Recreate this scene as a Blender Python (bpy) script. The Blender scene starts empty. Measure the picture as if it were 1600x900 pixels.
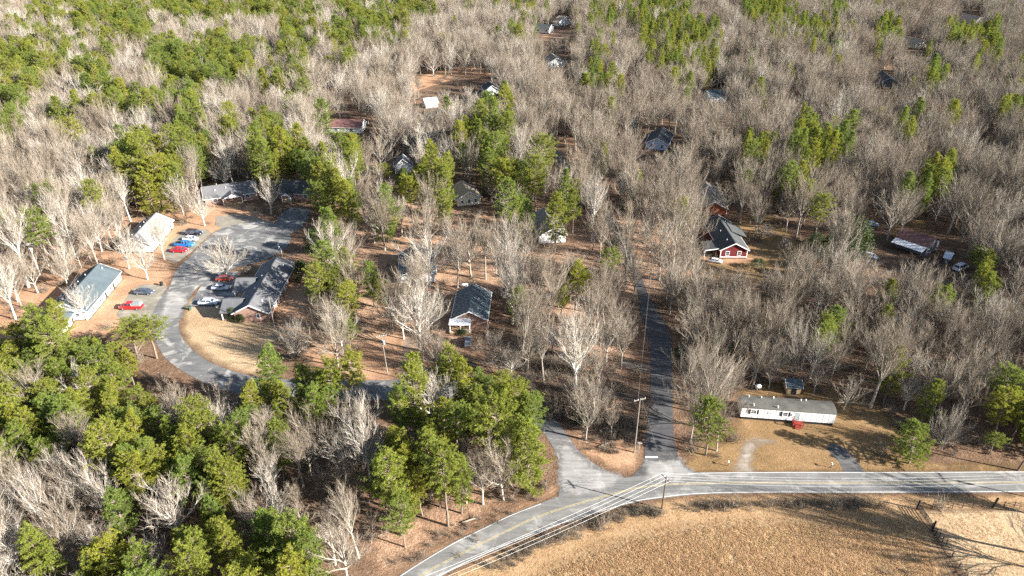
import bpy, bmesh, math, random
import numpy as np
from mathutils import Vector, Matrix
R = math.radians
rng = random.Random(7)
nrg = np.random.default_rng(7)
scene = bpy.context.scene
C = scene.collection

# ------------------------------------------------------------------ camera, sky, sun, exposure
CAM_H, FOCAL, PITCH = 95.0, 1100.0, R(29)
cam = bpy.data.cameras.new('camera')
cam.sensor_width = 36.0
cam.lens = 36.0 * FOCAL / 1600.0
cam.clip_start, cam.clip_end = 0.5, 8000
camo = bpy.data.objects.new('camera', cam)
camo.location = (0, 0, CAM_H)
camo.rotation_euler = (R(90) - PITCH, 0, 0)
C.objects.link(camo)
scene.camera = camo

SUN_EL = 23.0
to_sun = Vector((.937 * math.cos(R(SUN_EL)), -.35 * math.cos(R(SUN_EL)), math.sin(R(SUN_EL))))
world = bpy.data.worlds.new('World')
scene.world = world
world.use_nodes = True
wn = world.node_tree
sky = wn.nodes.new('ShaderNodeTexSky')
sky.sky_type = 'NISHITA'
sky.sun_disc = False
sky.sun_elevation = R(SUN_EL)
sky.sun_rotation = math.atan2(to_sun.x, to_sun.y)
sky.air_density, sky.dust_density, sky.ozone_density = 1.0, 0.6, 1.0
wn.links.new(sky.outputs[0], wn.nodes['Background'].inputs[0])
wn.nodes['Background'].inputs[1].default_value = 0.055
sl = bpy.data.lights.new('sun', 'SUN')
sl.energy = 5.0
sl.angle = R(0.53)
sl.color = (1.0, 0.95, 0.88)
so = bpy.data.objects.new('sun', sl)
so.rotation_euler = to_sun.to_track_quat('Z', 'Y').to_euler()
so.location = (60, -20, 120)
C.objects.link(so)
vs = scene.view_settings
vs.view_transform, vs.look, vs.gamma, vs.exposure = 'Standard', 'None', 1.0, 2.1
scene.render.engine = 'CYCLES'
cy = scene.cycles
cy.max_bounces, cy.diffuse_bounces, cy.glossy_bounces, cy.transmission_bounces = 5, 3, 2, 2
cy.transparent_max_bounces = 12
cy.use_denoising = False
cy.sample_clamp_indirect = 4.0

# ------------------------------------------------------------------ photo pixel <-> place (the drone's survey of the ground)
cp, sp = math.cos(PITCH), math.sin(PITCH)
def G(px, py, z=0.0):
    x, u = (px - 800) / FOCAL, (450 - py) / FOCAL
    d = (x, cp + u * sp, -sp + u * cp)
    t = (CAM_H - z) / -d[2]
    return Vector((d[0] * t, d[1] * t, z))
def PX(x, y, z=0.0):
    fw = y * cp + (CAM_H - z) * sp
    up = y * sp - (CAM_H - z) * cp
    return 800 + FOCAL * x / fw, 450 - FOCAL * up / fw
def top_at(base, py):
    """height of an upright thing at BASE whose top is seen at row PY"""
    u = (450 - py) / FOCAL
    t = base.y / (cp + u * sp)
    return CAM_H + t * (-sp + u * cp)

# ------------------------------------------------------------------ materials
def new_mat(name, rough=.85, spec=.25):
    m = bpy.data.materials.new(name)
    m.use_nodes = True
    b = m.node_tree.nodes['Principled BSDF']
    b.inputs['Roughness'].default_value = rough
    b.inputs['Specular IOR Level'].default_value = spec
    return m, m.node_tree, b
def pos(nt):
    return nt.nodes.new('ShaderNodeNewGeometry').outputs['Position']
def noise(nt, scale, detail=4, rough=.6, vec=None, dist=0.0, stretch=None):
    n = nt.nodes.new('ShaderNodeTexNoise')
    n.inputs['Scale'].default_value = scale
    n.inputs['Detail'].default_value = detail
    n.inputs['Roughness'].default_value = rough
    n.inputs['Distortion'].default_value = dist
    v = vec or pos(nt)
    if stretch:
        mp = nt.nodes.new('ShaderNodeMapping')
        mp.inputs['Scale'].default_value = stretch[:3]
        if len(stretch) > 3: mp.inputs['Rotation'].default_value = (0, 0, stretch[3])
        nt.links.new(v, mp.inputs[0]); v = mp.outputs[0]
    nt.links.new(v, n.inputs['Vector'])
    return n.outputs['Fac']
def ramp(nt, fac, stops):
    r = nt.nodes.new('ShaderNodeValToRGB')
    e = r.color_ramp.elements
    while len(e) < len(stops): e.new(.5)
    for i, (p, c) in enumerate(stops):
        e[i].position = p
        e[i].color = (*c, 1) if not isinstance(c, (int, float)) else (c, c, c, 1)
    nt.links.new(fac, r.inputs[0])
    return r.outputs[0]
def mix(nt, fac, a, b, mode='MIX'):
    n = nt.nodes.new('ShaderNodeMix')
    n.data_type, n.blend_type = 'RGBA', mode
    for s, v in ((n.inputs[0], fac), (n.inputs[6], a), (n.inputs[7], b)):
        if hasattr(v, 'links'): nt.links.new(v, s)
        elif isinstance(v, (int, float)): s.default_value = v if s.type == 'VALUE' else (v, v, v, 1)
        else: s.default_value = (*v, 1)
    return n.outputs[2]
def mth(nt, op, a, b=0.0, clamp=False):
    n = nt.nodes.new('ShaderNodeMath')
    n.operation, n.use_clamp = op, clamp
    for s, v in ((n.inputs[0], a), (n.inputs[1], b)):
        if hasattr(v, 'links'): nt.links.new(v, s)
        else: s.default_value = v
    return n.outputs[0]
def bump(nt, b, h, strength=.5, dist=.1):
    n = nt.nodes.new('ShaderNodeBump')
    n.inputs['Strength'].default_value = strength
    n.inputs['Distance'].default_value = dist
    nt.links.new(h, n.inputs['Height'])
    nt.links.new(n.outputs[0], b.inputs['Normal'])
def plain(name, c, rough=.7, var=.25, scale=1.5, spec=.3, metal=0.0, stretch=None):
    m, nt, b = new_mat(name, rough, spec)
    n = noise(nt, scale, 5, .65, stretch=stretch)
    lo, hi = tuple(v * (1 - var) for v in c), tuple(min(1, v * (1 + var)) for v in c)
    nt.links.new(ramp(nt, n, [(.3, lo), (.7, hi)]), b.inputs['Base Color'])
    b.inputs['Metallic'].default_value = metal
    return m
def soft_edge(nt, b, lo, hi, amp, scale):
    """thin out a ground sheet towards its border, along an irregular line"""
    at = nt.nodes.new('ShaderNodeAttribute'); at.attribute_name = 'edge'
    n = mth(nt, 'MULTIPLY', mth(nt, 'SUBTRACT', noise(nt, scale, 5, .7), .5), amp)
    d = mth(nt, 'ADD', at.outputs['Fac'], n)
    f = mth(nt, 'DIVIDE', mth(nt, 'SUBTRACT', d, lo), hi - lo, True)
    tr = nt.nodes.new('ShaderNodeBsdfTransparent')
    ms = nt.nodes.new('ShaderNodeMixShader')
    out = nt.nodes['Material Output']
    nt.links.new(f, ms.inputs[0]); nt.links.new(tr.outputs[0], ms.inputs[1]); nt.links.new(b.outputs[0], ms.inputs[2])
    nt.links.new(ms.outputs[0], out.inputs[0])

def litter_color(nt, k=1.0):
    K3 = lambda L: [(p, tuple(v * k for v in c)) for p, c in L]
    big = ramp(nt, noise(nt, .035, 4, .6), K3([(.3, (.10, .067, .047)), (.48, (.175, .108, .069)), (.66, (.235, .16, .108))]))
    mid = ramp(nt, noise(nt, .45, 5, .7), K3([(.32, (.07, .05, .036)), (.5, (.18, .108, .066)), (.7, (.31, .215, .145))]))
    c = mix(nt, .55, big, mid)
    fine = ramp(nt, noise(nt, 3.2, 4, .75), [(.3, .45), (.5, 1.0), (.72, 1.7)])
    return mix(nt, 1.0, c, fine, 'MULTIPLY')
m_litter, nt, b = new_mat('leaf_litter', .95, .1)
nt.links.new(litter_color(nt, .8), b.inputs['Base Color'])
bump(nt, b, noise(nt, 1.6, 5, .75), 1.0, .35)

def turf(name, stops, edge=(.0, 2.5, 5.0, .35), fine=(.55, 1.5), sc=.12):
    m, nt, b = new_mat(name, .95, .1)
    c = ramp(nt, noise(nt, sc, 5, .65), stops)
    f = ramp(nt, noise(nt, 2.6, 5, .8), [(.3, fine[0]), (.7, fine[1])])
    c = mix(nt, 1.0, c, f, 'MULTIPLY')
    p = ramp(nt, noise(nt, .7, 4, .7), [(.42, 0.0), (.62, 1.0)])
    c = mix(nt, mth(nt, 'MULTIPLY', p, .35), c, stops[0][1])
    nt.links.new(c, b.inputs['Base Color'])
    bump(nt, b, noise(nt, 3.0, 5, .8), .8, .2)
    soft_edge(nt, b, *edge)
    return m
m_lawn = turf('dormant_lawn', [(.3, (.29, .195, .11)), (.5, (.37, .26, .155)), (.7, (.43, .32, .20))])
m_yard = turf('worn_yard', [(.3, (.12, .085, .04)), (.5, (.21, .13, .062)), (.7, (.27, .17, .085))], edge=(0, 2, 7, .25))
m_clay = turf('clay_soil', [(.3, (.27, .155, .09)), (.5, (.36, .215, .13)), (.7, (.42, .28, .175))], edge=(0, 2, 6, .25))
m_field = turf('tall_dry_grass', [(.3, (.33, .215, .115)), (.48, (.40, .275, .155)), (.62, (.43, .31, .185)), (.74, (.33, .29, .14))], edge=(0, 3.5, 5.0, .3), fine=(.7, 1.3))
m_verge = turf('mown_verge', [(.3, (.23, .145, .075)), (.5, (.32, .205, .11)), (.7, (.37, .25, .14))], edge=(-.1, 1.0, 2.0, .5))
m_paddock = turf('mown_paddock', [(.3, (.32, .225, .13)), (.5, (.39, .285, .175)), (.7, (.44, .34, .22))], edge=(0, 1.0, 1.5, .5))
m_green = turf('thin_green_lawn', [(.3, (.07, .075, .025)), (.5, (.10, .10, .035)), (.7, (.16, .13, .06))])

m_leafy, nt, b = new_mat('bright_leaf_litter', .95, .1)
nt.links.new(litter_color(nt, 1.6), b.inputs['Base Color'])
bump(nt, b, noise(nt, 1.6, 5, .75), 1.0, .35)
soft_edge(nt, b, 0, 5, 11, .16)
def asphalt(name, dark, light, patch, bleached=.5, edge=(0, .12, .35, 1.6), cracks=.45):
    m, nt, b = new_mat(name, .9, .2)
    c = ramp(nt, noise(nt, .22, 5, .65), [(.3, dark), (.7, light)])
    p = ramp(nt, noise(nt, .16, 5, .6, dist=.8), [(.54, 0.0), (.64, bleached)])
    c = mix(nt, p, c, patch)
    st = ramp(nt, noise(nt, .5, 4, .7, stretch=(.25, 2.2, 1)), [(.35, .8), (.65, 1.18)])
    c = mix(nt, 1.0, c, st, 'MULTIPLY')
    # hairline cracks filled with pale grit
    v = nt.nodes.new('ShaderNodeTexVoronoi'); v.feature = 'DISTANCE_TO_EDGE'; v.inputs['Scale'].default_value = .11
    nt.links.new(pos(nt), v.inputs['Vector'])
    wv = mth(nt, 'ADD', v.outputs['Distance'], mth(nt, 'MULTIPLY', mth(nt, 'SUBTRACT', noise(nt, .5, 5, .75), .5), .22))
    cr = ramp(nt, wv, [(0.0, 1.0), (.014, 0.0)])
    c = mix(nt, mth(nt, 'MULTIPLY', cr, cracks), c, patch)
    g = ramp(nt, noise(nt, 5.0, 3, .8), [(.3, .82), (.7, 1.2)])
    c = mix(nt, 1.0, c, g, 'MULTIPLY')
    nt.links.new(c, b.inputs['Base Color'])
    soft_edge(nt, b, *edge)
    return m
m_road = asphalt('county_road_asphalt', (.125, .122, .118), (.17, .166, .157), (.38, .37, .34), .4, cracks=.15)
m_street = asphalt('street_asphalt', (.095, .095, .097), (.15, .148, .143), (.36, .345, .315), .75)
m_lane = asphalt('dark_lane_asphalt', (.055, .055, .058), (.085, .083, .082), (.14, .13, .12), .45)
m_drive = asphalt('driveway_concrete', (.15, .135, .11), (.25, .225, .18), (.33, .30, .24), .5, edge=(0, .4, .9, .9))
m_gravel = asphalt('gravel_drive', (.22, .185, .145), (.30, .26, .21), (.38, .34, .29), .6, edge=(0, 2.4, 4.5, .4))

def paint(name, c, wear):
    m, nt, b = new_mat(name, .8, .2)
    w = ramp(nt, noise(nt, 1.6, 5, .75), [(wear, 1.0), (wear + .12, 0.0)])
    nt.links.new(mix(nt, w, (.17, .165, .155), c), b.inputs['Base Color'])
    return m
m_wline = paint('white_road_paint', (.6, .59, .56), .55)
m_yline = paint('yellow_road_paint', (.40, .33, .16), .5)

def bark(name, a, c2, scale=2.5, wide=True):
    m, nt, b = new_mat(name, .9, .15)
    oi = nt.nodes.new('ShaderNodeObjectInfo')
    c = mix(nt, oi.outputs['Random'], a, c2)
    f = ramp(nt, noise(nt, scale, 3, .7), [(.3, .75), (.7, 1.25)])
    nt.links.new(mix(nt, 1.0, c, f, 'MULTIPLY'), b.inputs['Base Color'])
    return m
m_bark = bark('grey_bark', (.38, .35, .30), (.25, .215, .175))
m_twig = bark('bare_twigs', (.265, .22, .168), (.175, .138, .102), .4)
m_pale = bark('pale_bark', (.56, .53, .475), (.42, .385, .335))
m_ptwig = bark('pale_twigs', (.345, .305, .25), (.26, .22, .178), .4)
m_pbark = bark('pine_bark', (.21, .165, .13), (.15, .115, .09))
m_brush = bark('brush_stems', (.215, .175, .135), (.13, .105, .08), .5)
m_logs = bark('dead_wood', (.32, .28, .23), (.22, .18, .14))
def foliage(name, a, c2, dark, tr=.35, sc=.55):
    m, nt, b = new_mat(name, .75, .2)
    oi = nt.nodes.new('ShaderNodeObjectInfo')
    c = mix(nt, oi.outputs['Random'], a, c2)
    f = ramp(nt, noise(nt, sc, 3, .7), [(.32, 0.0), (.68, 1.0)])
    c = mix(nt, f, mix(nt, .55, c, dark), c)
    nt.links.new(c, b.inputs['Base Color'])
    t = nt.nodes.new('ShaderNodeBsdfTranslucent')
    nt.links.new(c, t.inputs[0])
    ms = nt.nodes.new('ShaderNodeMixShader'); ms.inputs[0].default_value = tr
    nt.links.new(b.outputs[0], ms.inputs[1]); nt.links.new(t.outputs[0], ms.inputs[2])
    nt.links.new(ms.outputs[0], nt.nodes['Material Output'].inputs[0])
    return m
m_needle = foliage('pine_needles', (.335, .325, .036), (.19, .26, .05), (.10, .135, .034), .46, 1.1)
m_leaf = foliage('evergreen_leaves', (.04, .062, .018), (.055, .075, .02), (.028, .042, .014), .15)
m_blade = foliage('dry_grass_blades', (.60, .43, .26), (.54, .41, .235), (.50, .32, .19), .45, .15)

m_white = plain('white_siding', (.78, .77, .74), .6, .05, .8)
m_trim = plain('white_trim', (.80, .79, .77), .5, .04)
m_cream = plain('cream_siding', (.62, .56, .46), .7, .06)
m_redw = plain('barn_red_siding', (.115, .014, .016), .7, .12, 1.2)
m_brick = plain('pink_brick', (.29, .18, .14), .9, .22, 3.0)
m_redbrick = plain('orange_brick', (.38, .12, .055), .9, .2, 3.0)
m_bluew = plain('pale_blue_siding', (.50, .58, .68), .7, .05)
m_plywood = plain('weathered_plywood', (.42, .30, .17), .85, .15)
m_gwall = plain('grey_weathered_wall', (.17, .18, .20), .85, .3, 2.0)
def shingle(name, c, var=.2):
    m, nt, b = new_mat(name, .92, .15)
    a = ramp(nt, noise(nt, .35, 5, .7), [(.3, tuple(v * (1 - var) for v in c)), (.7, tuple(v * (1 + var) for v in c))])
    g = ramp(nt, noise(nt, 6.0, 3, .8), [(.3, .78), (.7, 1.22)])
    nt.links.new(mix(nt, 1.0, a, g, 'MULTIPLY'), b.inputs['Base Color'])
    return m
m_sgrey = shingle('grey_shingle', (.115, .115, .12))
m_sblue = shingle('blue_grey_shingle', (.075, .096, .106))
m_sdark = shingle('charcoal_shingle', (.06, .064, .064))
m_slight = shingle('light_grey_shingle', (.20, .195, .19))
m_stan = shingle('tan_shingle', (.36, .28, .20))
m_sbrown = shingle('brown_grey_shingle', (.22, .195, .165))
m_metal = plain('dark_metal_roof', (.10, .12, .13), .5, .3, .6, .2, stretch=(3, .3, 1))
m_rust = plain('rusted_roof', (.15, .075, .065), .7, .35, .7, stretch=(1, 3, 1))
m_sheet = plain('pale_sheet_roof', (.55, .56, .58), .5, .15, .9)
m_flat = plain('grey_mobile_home_roof', (.085, .082, .072), .8, .35, .5)
m_glass, nt, b = new_mat('window_glass', .12, .6)
b.inputs['Base Color'].default_value = (.03, .04, .055, 1)
m_door = plain('grey_door', (.34, .38, .38), .6, .06)
m_ddoor = plain('dark_door', (.05, .035, .03), .6, .1)
m_pole = plain('creosote_wood', (.10, .065, .045), .9, .3, 1.5)
m_gpole = plain('silvered_wood', (.20, .175, .15), .9, .2, 1.5)
m_steel = plain('galvanised_steel', (.45, .47, .48), .45, .1, 2, .4, .4)
m_wire = plain('sunlit_wire', (.55, .54, .52), .5, .05, 1, .4)  # paler copy: the sun's brightness on the road wires is put into the colour
m_dwire = plain('dark_wire', (.2, .19, .18), .6, .05, 1, .3)  # darker copy of the same wire, for all the other lines
m_black = plain('black_metal', (.02, .02, .022), .55, .2)
m_porch = plain('red_porch_paint', (.23, .03, .022), .75, .2)
m_bin = plain('dark_green_plastic', (.03, .07, .05), .5, .1)
m_turq = plain('turquoise_plastic', (.05, .38, .48), .5, .1)
m_tank = plain('white_enamel', (.75, .75, .73), .4, .04)
m_tyre = plain('tyre_rubber', (.018, .018, .019), .85, .1)
m_rim = plain('wheel_alloy', (.45, .46, .48), .35, .05, 2, .5, .5)
m_lamp = plain('headlamp_glass', (.75, .77, .8), .2, .03, 2, .6)
m_tail = plain('tail_lamp', (.35, .01, .01), .3, .05)
m_seal = plain('joint_gap', (.05, .045, .04), .9, .1)
def carpaint(name, c):
    m = plain(name, c, .28, .04, 1.0, .55)
    m.node_tree.nodes['Principled BSDF'].inputs['Coat Weight'].default_value = .5
    return m

# ------------------------------------------------------------------ mesh helpers
class MB:
    def __init__(s): s.v, s.f, s.n = [], [], 0
    def add(s, vs, fs):
        s.f += [tuple(i + s.n for i in f) for f in fs]
        s.v += [tuple(v) for v in vs]; s.n += len(vs)
        return s
    def box(s, c, d, rz=0.0, M=None):
        hx, hy, hz = d[0] / 2, d[1] / 2, d[2] / 2
        vs = [Vector((x, y, z)) for x in (-hx, hx) for y in (-hy, hy) for z in (-hz, hz)]
        if rz: vs = [Matrix.Rotation(rz, 3, 'Z') @ v for v in vs]
        if M is not None: vs = [M @ v for v in vs]
        return s.add([v + Vector(c) for v in vs], [(0, 1, 3, 2), (4, 6, 7, 5), (0, 4, 5, 1), (2, 3, 7, 6), (0, 2, 6, 4), (1, 5, 7, 3)])
    def tube(s, pts, rad, n=6, cap=True):
        pts = [Vector(p) for p in pts]
        if isinstance(rad, (int, float)): rad = [rad] * len(pts)
        rings = []
        for i, p in enumerate(pts):
            d = (pts[min(i + 1, len(pts) - 1)] - pts[max(i - 1, 0)]).normalized()
            a = d.cross(Vector((0, 0, 1)) if abs(d.z) < .95 else Vector((1, 0, 0))).normalized()
            b2 = d.cross(a)
            rings.append([p + (a * math.cos(t) + b2 * math.sin(t)) * rad[i] for t in (2 * math.pi * k / n for k in range(n))])
        vs = [v for r in rings for v in r]
        fs = []
        for i in range(len(pts) - 1):
            for k in range(n):
                k2 = (k + 1) % n
                fs.append((i * n + k, i * n + k2, (i + 1) * n + k2, (i + 1) * n + k))
        if cap:
            fs.append(tuple(range(n - 1, -1, -1))); fs.append(tuple(range((len(pts) - 1) * n, len(pts) * n)))
        return s.add(vs, fs)
    def beam(s, p, q, w, h):
        p, q = Vector(p), Vector(q)
        d = q - p; L = d.length; d.normalize()
        side = d.cross(Vector((0, 0, 1))) if abs(d.z) < .98 else Vector((1, 0, 0))
        side.normalize(); up = side.cross(d)
        vs = [p + d * (L * k) + side * (a * w / 2) + up * (c * h / 2) for k in (0, 1) for a in (-1, 1) for c in (-1, 1)]
        return s.add(vs, [(0, 1, 3, 2), (4, 6, 7, 5), (0, 4, 5, 1), (2, 3, 7, 6), (0, 2, 6, 4), (1, 5, 7, 3)])
    def mesh(s, name, mat):
        me = bpy.data.meshes.new(name)
        me.from_pydata(s.v, [], s.f)
        me.materials.append(mat)
        bm = bmesh.new(); bm.from_mesh(me)
        bmesh.ops.recalc_face_normals(bm, faces=bm.faces)
        bm.to_mesh(me); bm.free()
        return me
    def build(s, name, mat, parent=None, smooth=False):
        o = bpy.data.objects.new(name, s.mesh(name, mat))
        C.objects.link(o)
        if parent: o.parent = parent
        if smooth:
            for p in o.data.polygons: p.use_smooth = True
        return o
LAND = []       # landmarks that labels of trees refer to
def thing(name, label, cat, loc=(0, 0, 0), rz=0.0, group=None, land=None):
    o = bpy.data.objects.new(name, None)
    o.empty_display_size = .5
    C.objects.link(o)
    o.location = loc; o.rotation_euler = (0, 0, rz)
    o['label'], o['category'] = label, cat
    if group: o['group'] = group
    if land: LAND.append((land, Vector(loc)))
    return o
def tag(o, label, cat, group=None):
    o['label'], o['category'] = label, cat
    if group: o['group'] = group
    return o
def stuff(o, label=None):
    o['kind'] = 'stuff'
    if label: o['label'] = label
    return o

def crv(pts, n=8):
    out = []
    P = [Vector(p[:2]) for p in pts]
    for i in range(len(P) - 1):
        p0, p1, p2, p3 = P[max(i - 1, 0)], P[i], P[i + 1], P[min(i + 2, len(P) - 1)]
        for k in range(n):
            t = k / n
            out.append(.5 * ((2 * p1) + (p2 - p0) * t + (2 * p0 - 5 * p1 + 4 * p2 - p3) * t * t + (3 * p1 - p0 - 3 * p2 + p3) * t ** 3))
    out.append(P[-1])
    return out
def wpoly(px):
    return np.array([G(*p)[:2] for p in px])
def inside(poly, pts):
    x, y = pts[:, 0], pts[:, 1]
    r = np.zeros(len(pts), bool)
    j = len(poly) - 1
    for i in range(len(poly)):
        xi, yi, xj, yj = *poly[i], *poly[j]
        if yi != yj:
            r ^= ((yi > y) != (yj > y)) & (x < (xj - xi) * (y - yi) / (yj - yi) + xi)
        j = i
    return r
def sdist(poly, pts):
    d = np.full(len(pts), 1e9)
    for i in range(len(poly)):
        a, e = poly[i - 1], poly[i] - poly[i - 1]
        t = np.clip(((pts - a) @ e) / max(e @ e, 1e-9), 0, 1)
        d = np.minimum(d, np.hypot(*(pts - a - t[:, None] * e).T))
    return np.where(inside(poly, pts), d, -d)
BLOCK = []      # (polygon, margin): no trunk stands here
def sheet(name, poly, z, mat, step, block=None, label=None):
    lo, hi = poly.min(0) - step, poly.max(0) + step
    nx, ny = int((hi[0] - lo[0]) / step) + 1, int((hi[1] - lo[1]) / step) + 1
    gx, gy = np.meshgrid(lo[0] + np.arange(nx) * step, lo[1] + np.arange(ny) * step, indexing='ij')
    pts = np.stack([gx.ravel(), gy.ravel()], 1)
    d = sdist(poly, pts)
    dd = d.reshape(nx, ny)
    keep = np.maximum.reduce([dd[:-1, :-1], dd[1:, :-1], dd[:-1, 1:], dd[1:, 1:]]) > 0
    ii, jj = np.nonzero(keep)
    f = np.stack([ii * ny + jj, (ii + 1) * ny + jj, (ii + 1) * ny + jj + 1, ii * ny + jj + 1], 1)
    used, inv = np.unique(f, return_inverse=True)
    v = np.concatenate([pts[used], np.full((len(used), 1), z)], 1)
    me = bpy.data.meshes.new(name)
    me.from_pydata(v.tolist(), [], inv.reshape(-1, 4).tolist())
    a = me.attributes.new('edge', 'FLOAT', 'POINT')
    a.data.foreach_set('value', d[used].astype(np.float32))
    me.materials.append(mat)
    o = bpy.data.objects.new(name, me)
    C.objects.link(o)
    o['kind'] = 'structure'
    if label: o['label'] = label
    if block is not None: BLOCK.append((poly, block))
    return o

# ------------------------------------------------------------------ ground, roads, lawns, field
gr = MB()
for x0, x1 in ((-4000, -900), (-900, -300), (-300, 300), (300, 900), (900, 4000)):
    for y0, y1 in ((-900, 0), (0, 400), (400, 1200), (1200, 6000)):
        gr.add([(x0, y0, 0), (x1, y0, 0), (x1, y1, 0), (x0, y1, 0)], [(0, 1, 2, 3)])
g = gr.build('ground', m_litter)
bm = bmesh.new(); bm.from_mesh(g.data); bmesh.ops.remove_doubles(bm, verts=bm.verts, dist=.01); bm.to_mesh(g.data); bm.free()
g['kind'] = 'structure'; g['label'] = 'leaf strewn woodland floor under the bare trees'

RU = [(520, 985), (570, 940), (624, 899), (700, 852), (760, 822), (800, 803), (860, 780), (925, 757), (985, 745), (1060, 739), (1200, 737), (1400, 737), (1600, 736), (1800, 735), (2100, 733)]
RL = [(600, 985), (645, 936), (694, 899), (760, 867), (837, 835), (887, 817), (960, 795), (1000, 784), (1050, 777), (1100, 773), (1200, 771), (1400, 771), (1600, 770), (1800, 769), (2100, 767)]
RU, RL = crv(RU), crv(RL)
P_ROAD = wpoly(RU + RL[::-1])
sheet('county_road', P_ROAD, .045, m_road, .7, 2.2, 'worn grey two lane road with yellow centre lines')
AU = [(975, 752), (950, 737), (925, 722), (905, 705), (885, 678), (868, 655), (845, 634), (800, 612), (740, 597), (690, 592), (640, 592), (590, 594), (530, 594), (470, 594), (400, 588), (365, 580), (325, 564), (300, 545), (285, 527), (280, 507), (287, 482), (300, 460), (312, 447), (340, 432), (370, 418), (400, 411), (425, 401), (447, 387), (455, 372)]
AD = [(870, 785), (877, 742), (872, 717), (852, 680), (832, 660), (795, 640), (740, 626), (690, 622), (640, 624), (590, 626), (530, 626), (470, 624), (400, 618), (340, 607), (277, 575), (250, 548), (236, 505), (247, 472), (264, 450), (275, 422), (295, 402), (325, 372), (337, 362), (355, 354), (400, 346), (430, 350), (452, 361)]
AU, AD = crv(AU), crv(AD)
P_A = wpoly(AU + AD[::-1])
sheet('side_street', P_A, .03, m_street, .9, 1.6, 'dark asphalt side street curving to the cul-de-sac')
BL = [(975, 752), (1003, 728), (1007, 700), (1010, 667), (1014, 625), (1016, 590), (1016, 557), (1010, 517), (1000, 487), (996, 457), (985, 425), (970, 390), (950, 350), (925, 310), (895, 280), (872, 255), (862, 235)]
BR = [(1105, 748), (1075, 730), (1060, 712), (1054, 690), (1052, 650), (1051, 600), (1050, 560), (1049, 535), (1042, 510), (1026, 482), (1012, 457), (1000, 425), (986, 390), (966, 350), (942, 310), (912, 280), (888, 255), (876, 235)]
BL, BR = crv(BL), crv(BR)
P_B = wpoly(BL + BR[::-1])
sheet('back_lane', P_B, .038, m_lane, .9, 1.6, 'narrow dark lane running uphill between bare trees')
P_L = wpoly(crv([(975, 205), (972, 185), (968, 165), (955, 150)]) + crv([(985, 150), (990, 165), (996, 185), (1000, 205)]))
sheet('far_lane', P_L, .036, m_lane, 1.2, -1.0)

m_pale_asphalt = asphalt('pale_asphalt', (.19, .185, .175), (.27, .26, .245), (.36, .35, .325), .6, edge=(0, 1.5, 5.0, .45))  # paler asphalt tone for overlay sheets that fade out at their border
sheet('pale_apron', wpoly([(868, 690), (892, 690), (925, 725), (985, 745), (960, 768), (895, 780), (868, 760)]), .05, m_pale_asphalt, .8, None, 'pale asphalt at the mouth of the side street')
sheet('pale_apron', wpoly([(1004, 716), (1062, 714), (1090, 738), (1100, 752), (1000, 756)]), .051, m_pale_asphalt, .8, None, 'pale asphalt at the mouth of the lane')
sheet('pale_apron', wpoly([(1355, 739), (1440, 739), (1445, 757), (1350, 757)]), .0505, m_pale_asphalt, .8, None)
sheet('pale_apron', wpoly([(260, 452), (300, 455), (284, 500), (240, 505)]), .0345, m_pale_asphalt, .9, None)
def strip(name, px, w, mat, z=.055, off=0.0, gap=None):
    P = [G(*p) for p in px]
    m = MB(); vs = []
    for i, p in enumerate(P):
        d = (P[min(i + 1, len(P) - 1)] - P[max(i - 1, 0)]); d.z = 0; d.normalize()
        n = Vector((-d.y, d.x, 0))
        vs += [p + n * (off - w / 2) + Vector((0, 0, z)), p + n * (off + w / 2) + Vector((0, 0, z))]
    m.add(vs, [(2 * i, 2 * i + 1, 2 * i + 3, 2 * i + 2) for i in range(len(P) - 1)])
    o = m.build(name, mat); o['kind'] = 'structure'
    return o
CL = crv([(560, 985), (610, 936), (659, 899), (730, 861), (800, 826), (840, 808), (897, 789), (985, 765), (1015, 760.5), (1062, 756.5), (1200, 754.5), (1400, 754.5), (1600, 754), (1800, 753)])
strip('yellow_centre_line', CL, 0.11, m_yline, off=.13)
strip('yellow_centre_line', CL, 0.11, m_yline, off=-.13)
strip('white_edge_line', [p for p in RL if p[0] < 1850], .115, m_wline, off=.3)
strip('white_edge_line', [p for p in RU if p[0] < 850], .115, m_wline, off=-.28)
strip('white_edge_line', [p for p in RU if 1068 < p[0] < 1850], .115, m_wline, off=-.28)
strip('stop_line', [(1008, 714.5), (1028, 714.5)], .45, m_wline, z=.06)

def lawn(name, px, mat, z, step=1.4, block=None, label=None): return sheet(name, wpoly(px), z, mat, step, block, label)
lawn('lawn', crv([(283, 484), (300, 462), (362, 462), (420, 492), (440, 515), (430, 560), (402, 590), (365, 582), (325, 565), (300, 547), (284, 527), (279, 507), (283, 484)], 5), m_lawn, .016, 1.2, 0.0, 'tan dormant lawn inside the street curve')
lawn('lawn', [(-120, 470), (0, 462), (40, 448), (110, 425), (150, 398), (200, 385), (262, 398), (278, 418), (264, 452), (246, 475), (238, 510), (190, 520), (60, 545), (-120, 560)], m_clay, .014, 1.6, None, 'orange tan yards left of the street')
lawn('lawn', [(225, 335), (262, 318), (330, 318), (400, 318), (420, 335), (440, 350), (400, 352), (345, 360), (320, 380), (272, 400), (240, 400), (225, 370)], m_clay, .012, 1.6, None, 'orange yard along the upper cul-de-sac')
lawn('lawn', [(425, 405), (455, 392), (500, 395), (492, 440), (482, 500), (470, 540), (430, 540), (425, 500)], m_clay, .011, 1.6, None, 'clay yard right of the long brick house')
lawn('lawn', [(500, 530), (560, 520), (600, 505), (640, 500), (628, 560), (618, 598), (580, 600), (520, 585), (450, 560)], m_clay, .010, 1.6, None, 'bare clay yard beside the leaning pole')
lawn('yard', [(1080, 395), (1110, 372), (1170, 330), (1205, 332), (1245, 372), (1300, 425), (1270, 450), (1180, 446), (1090, 425)], m_yard, .012, 1.6, None, 'orange grass yard around the red house')
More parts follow.
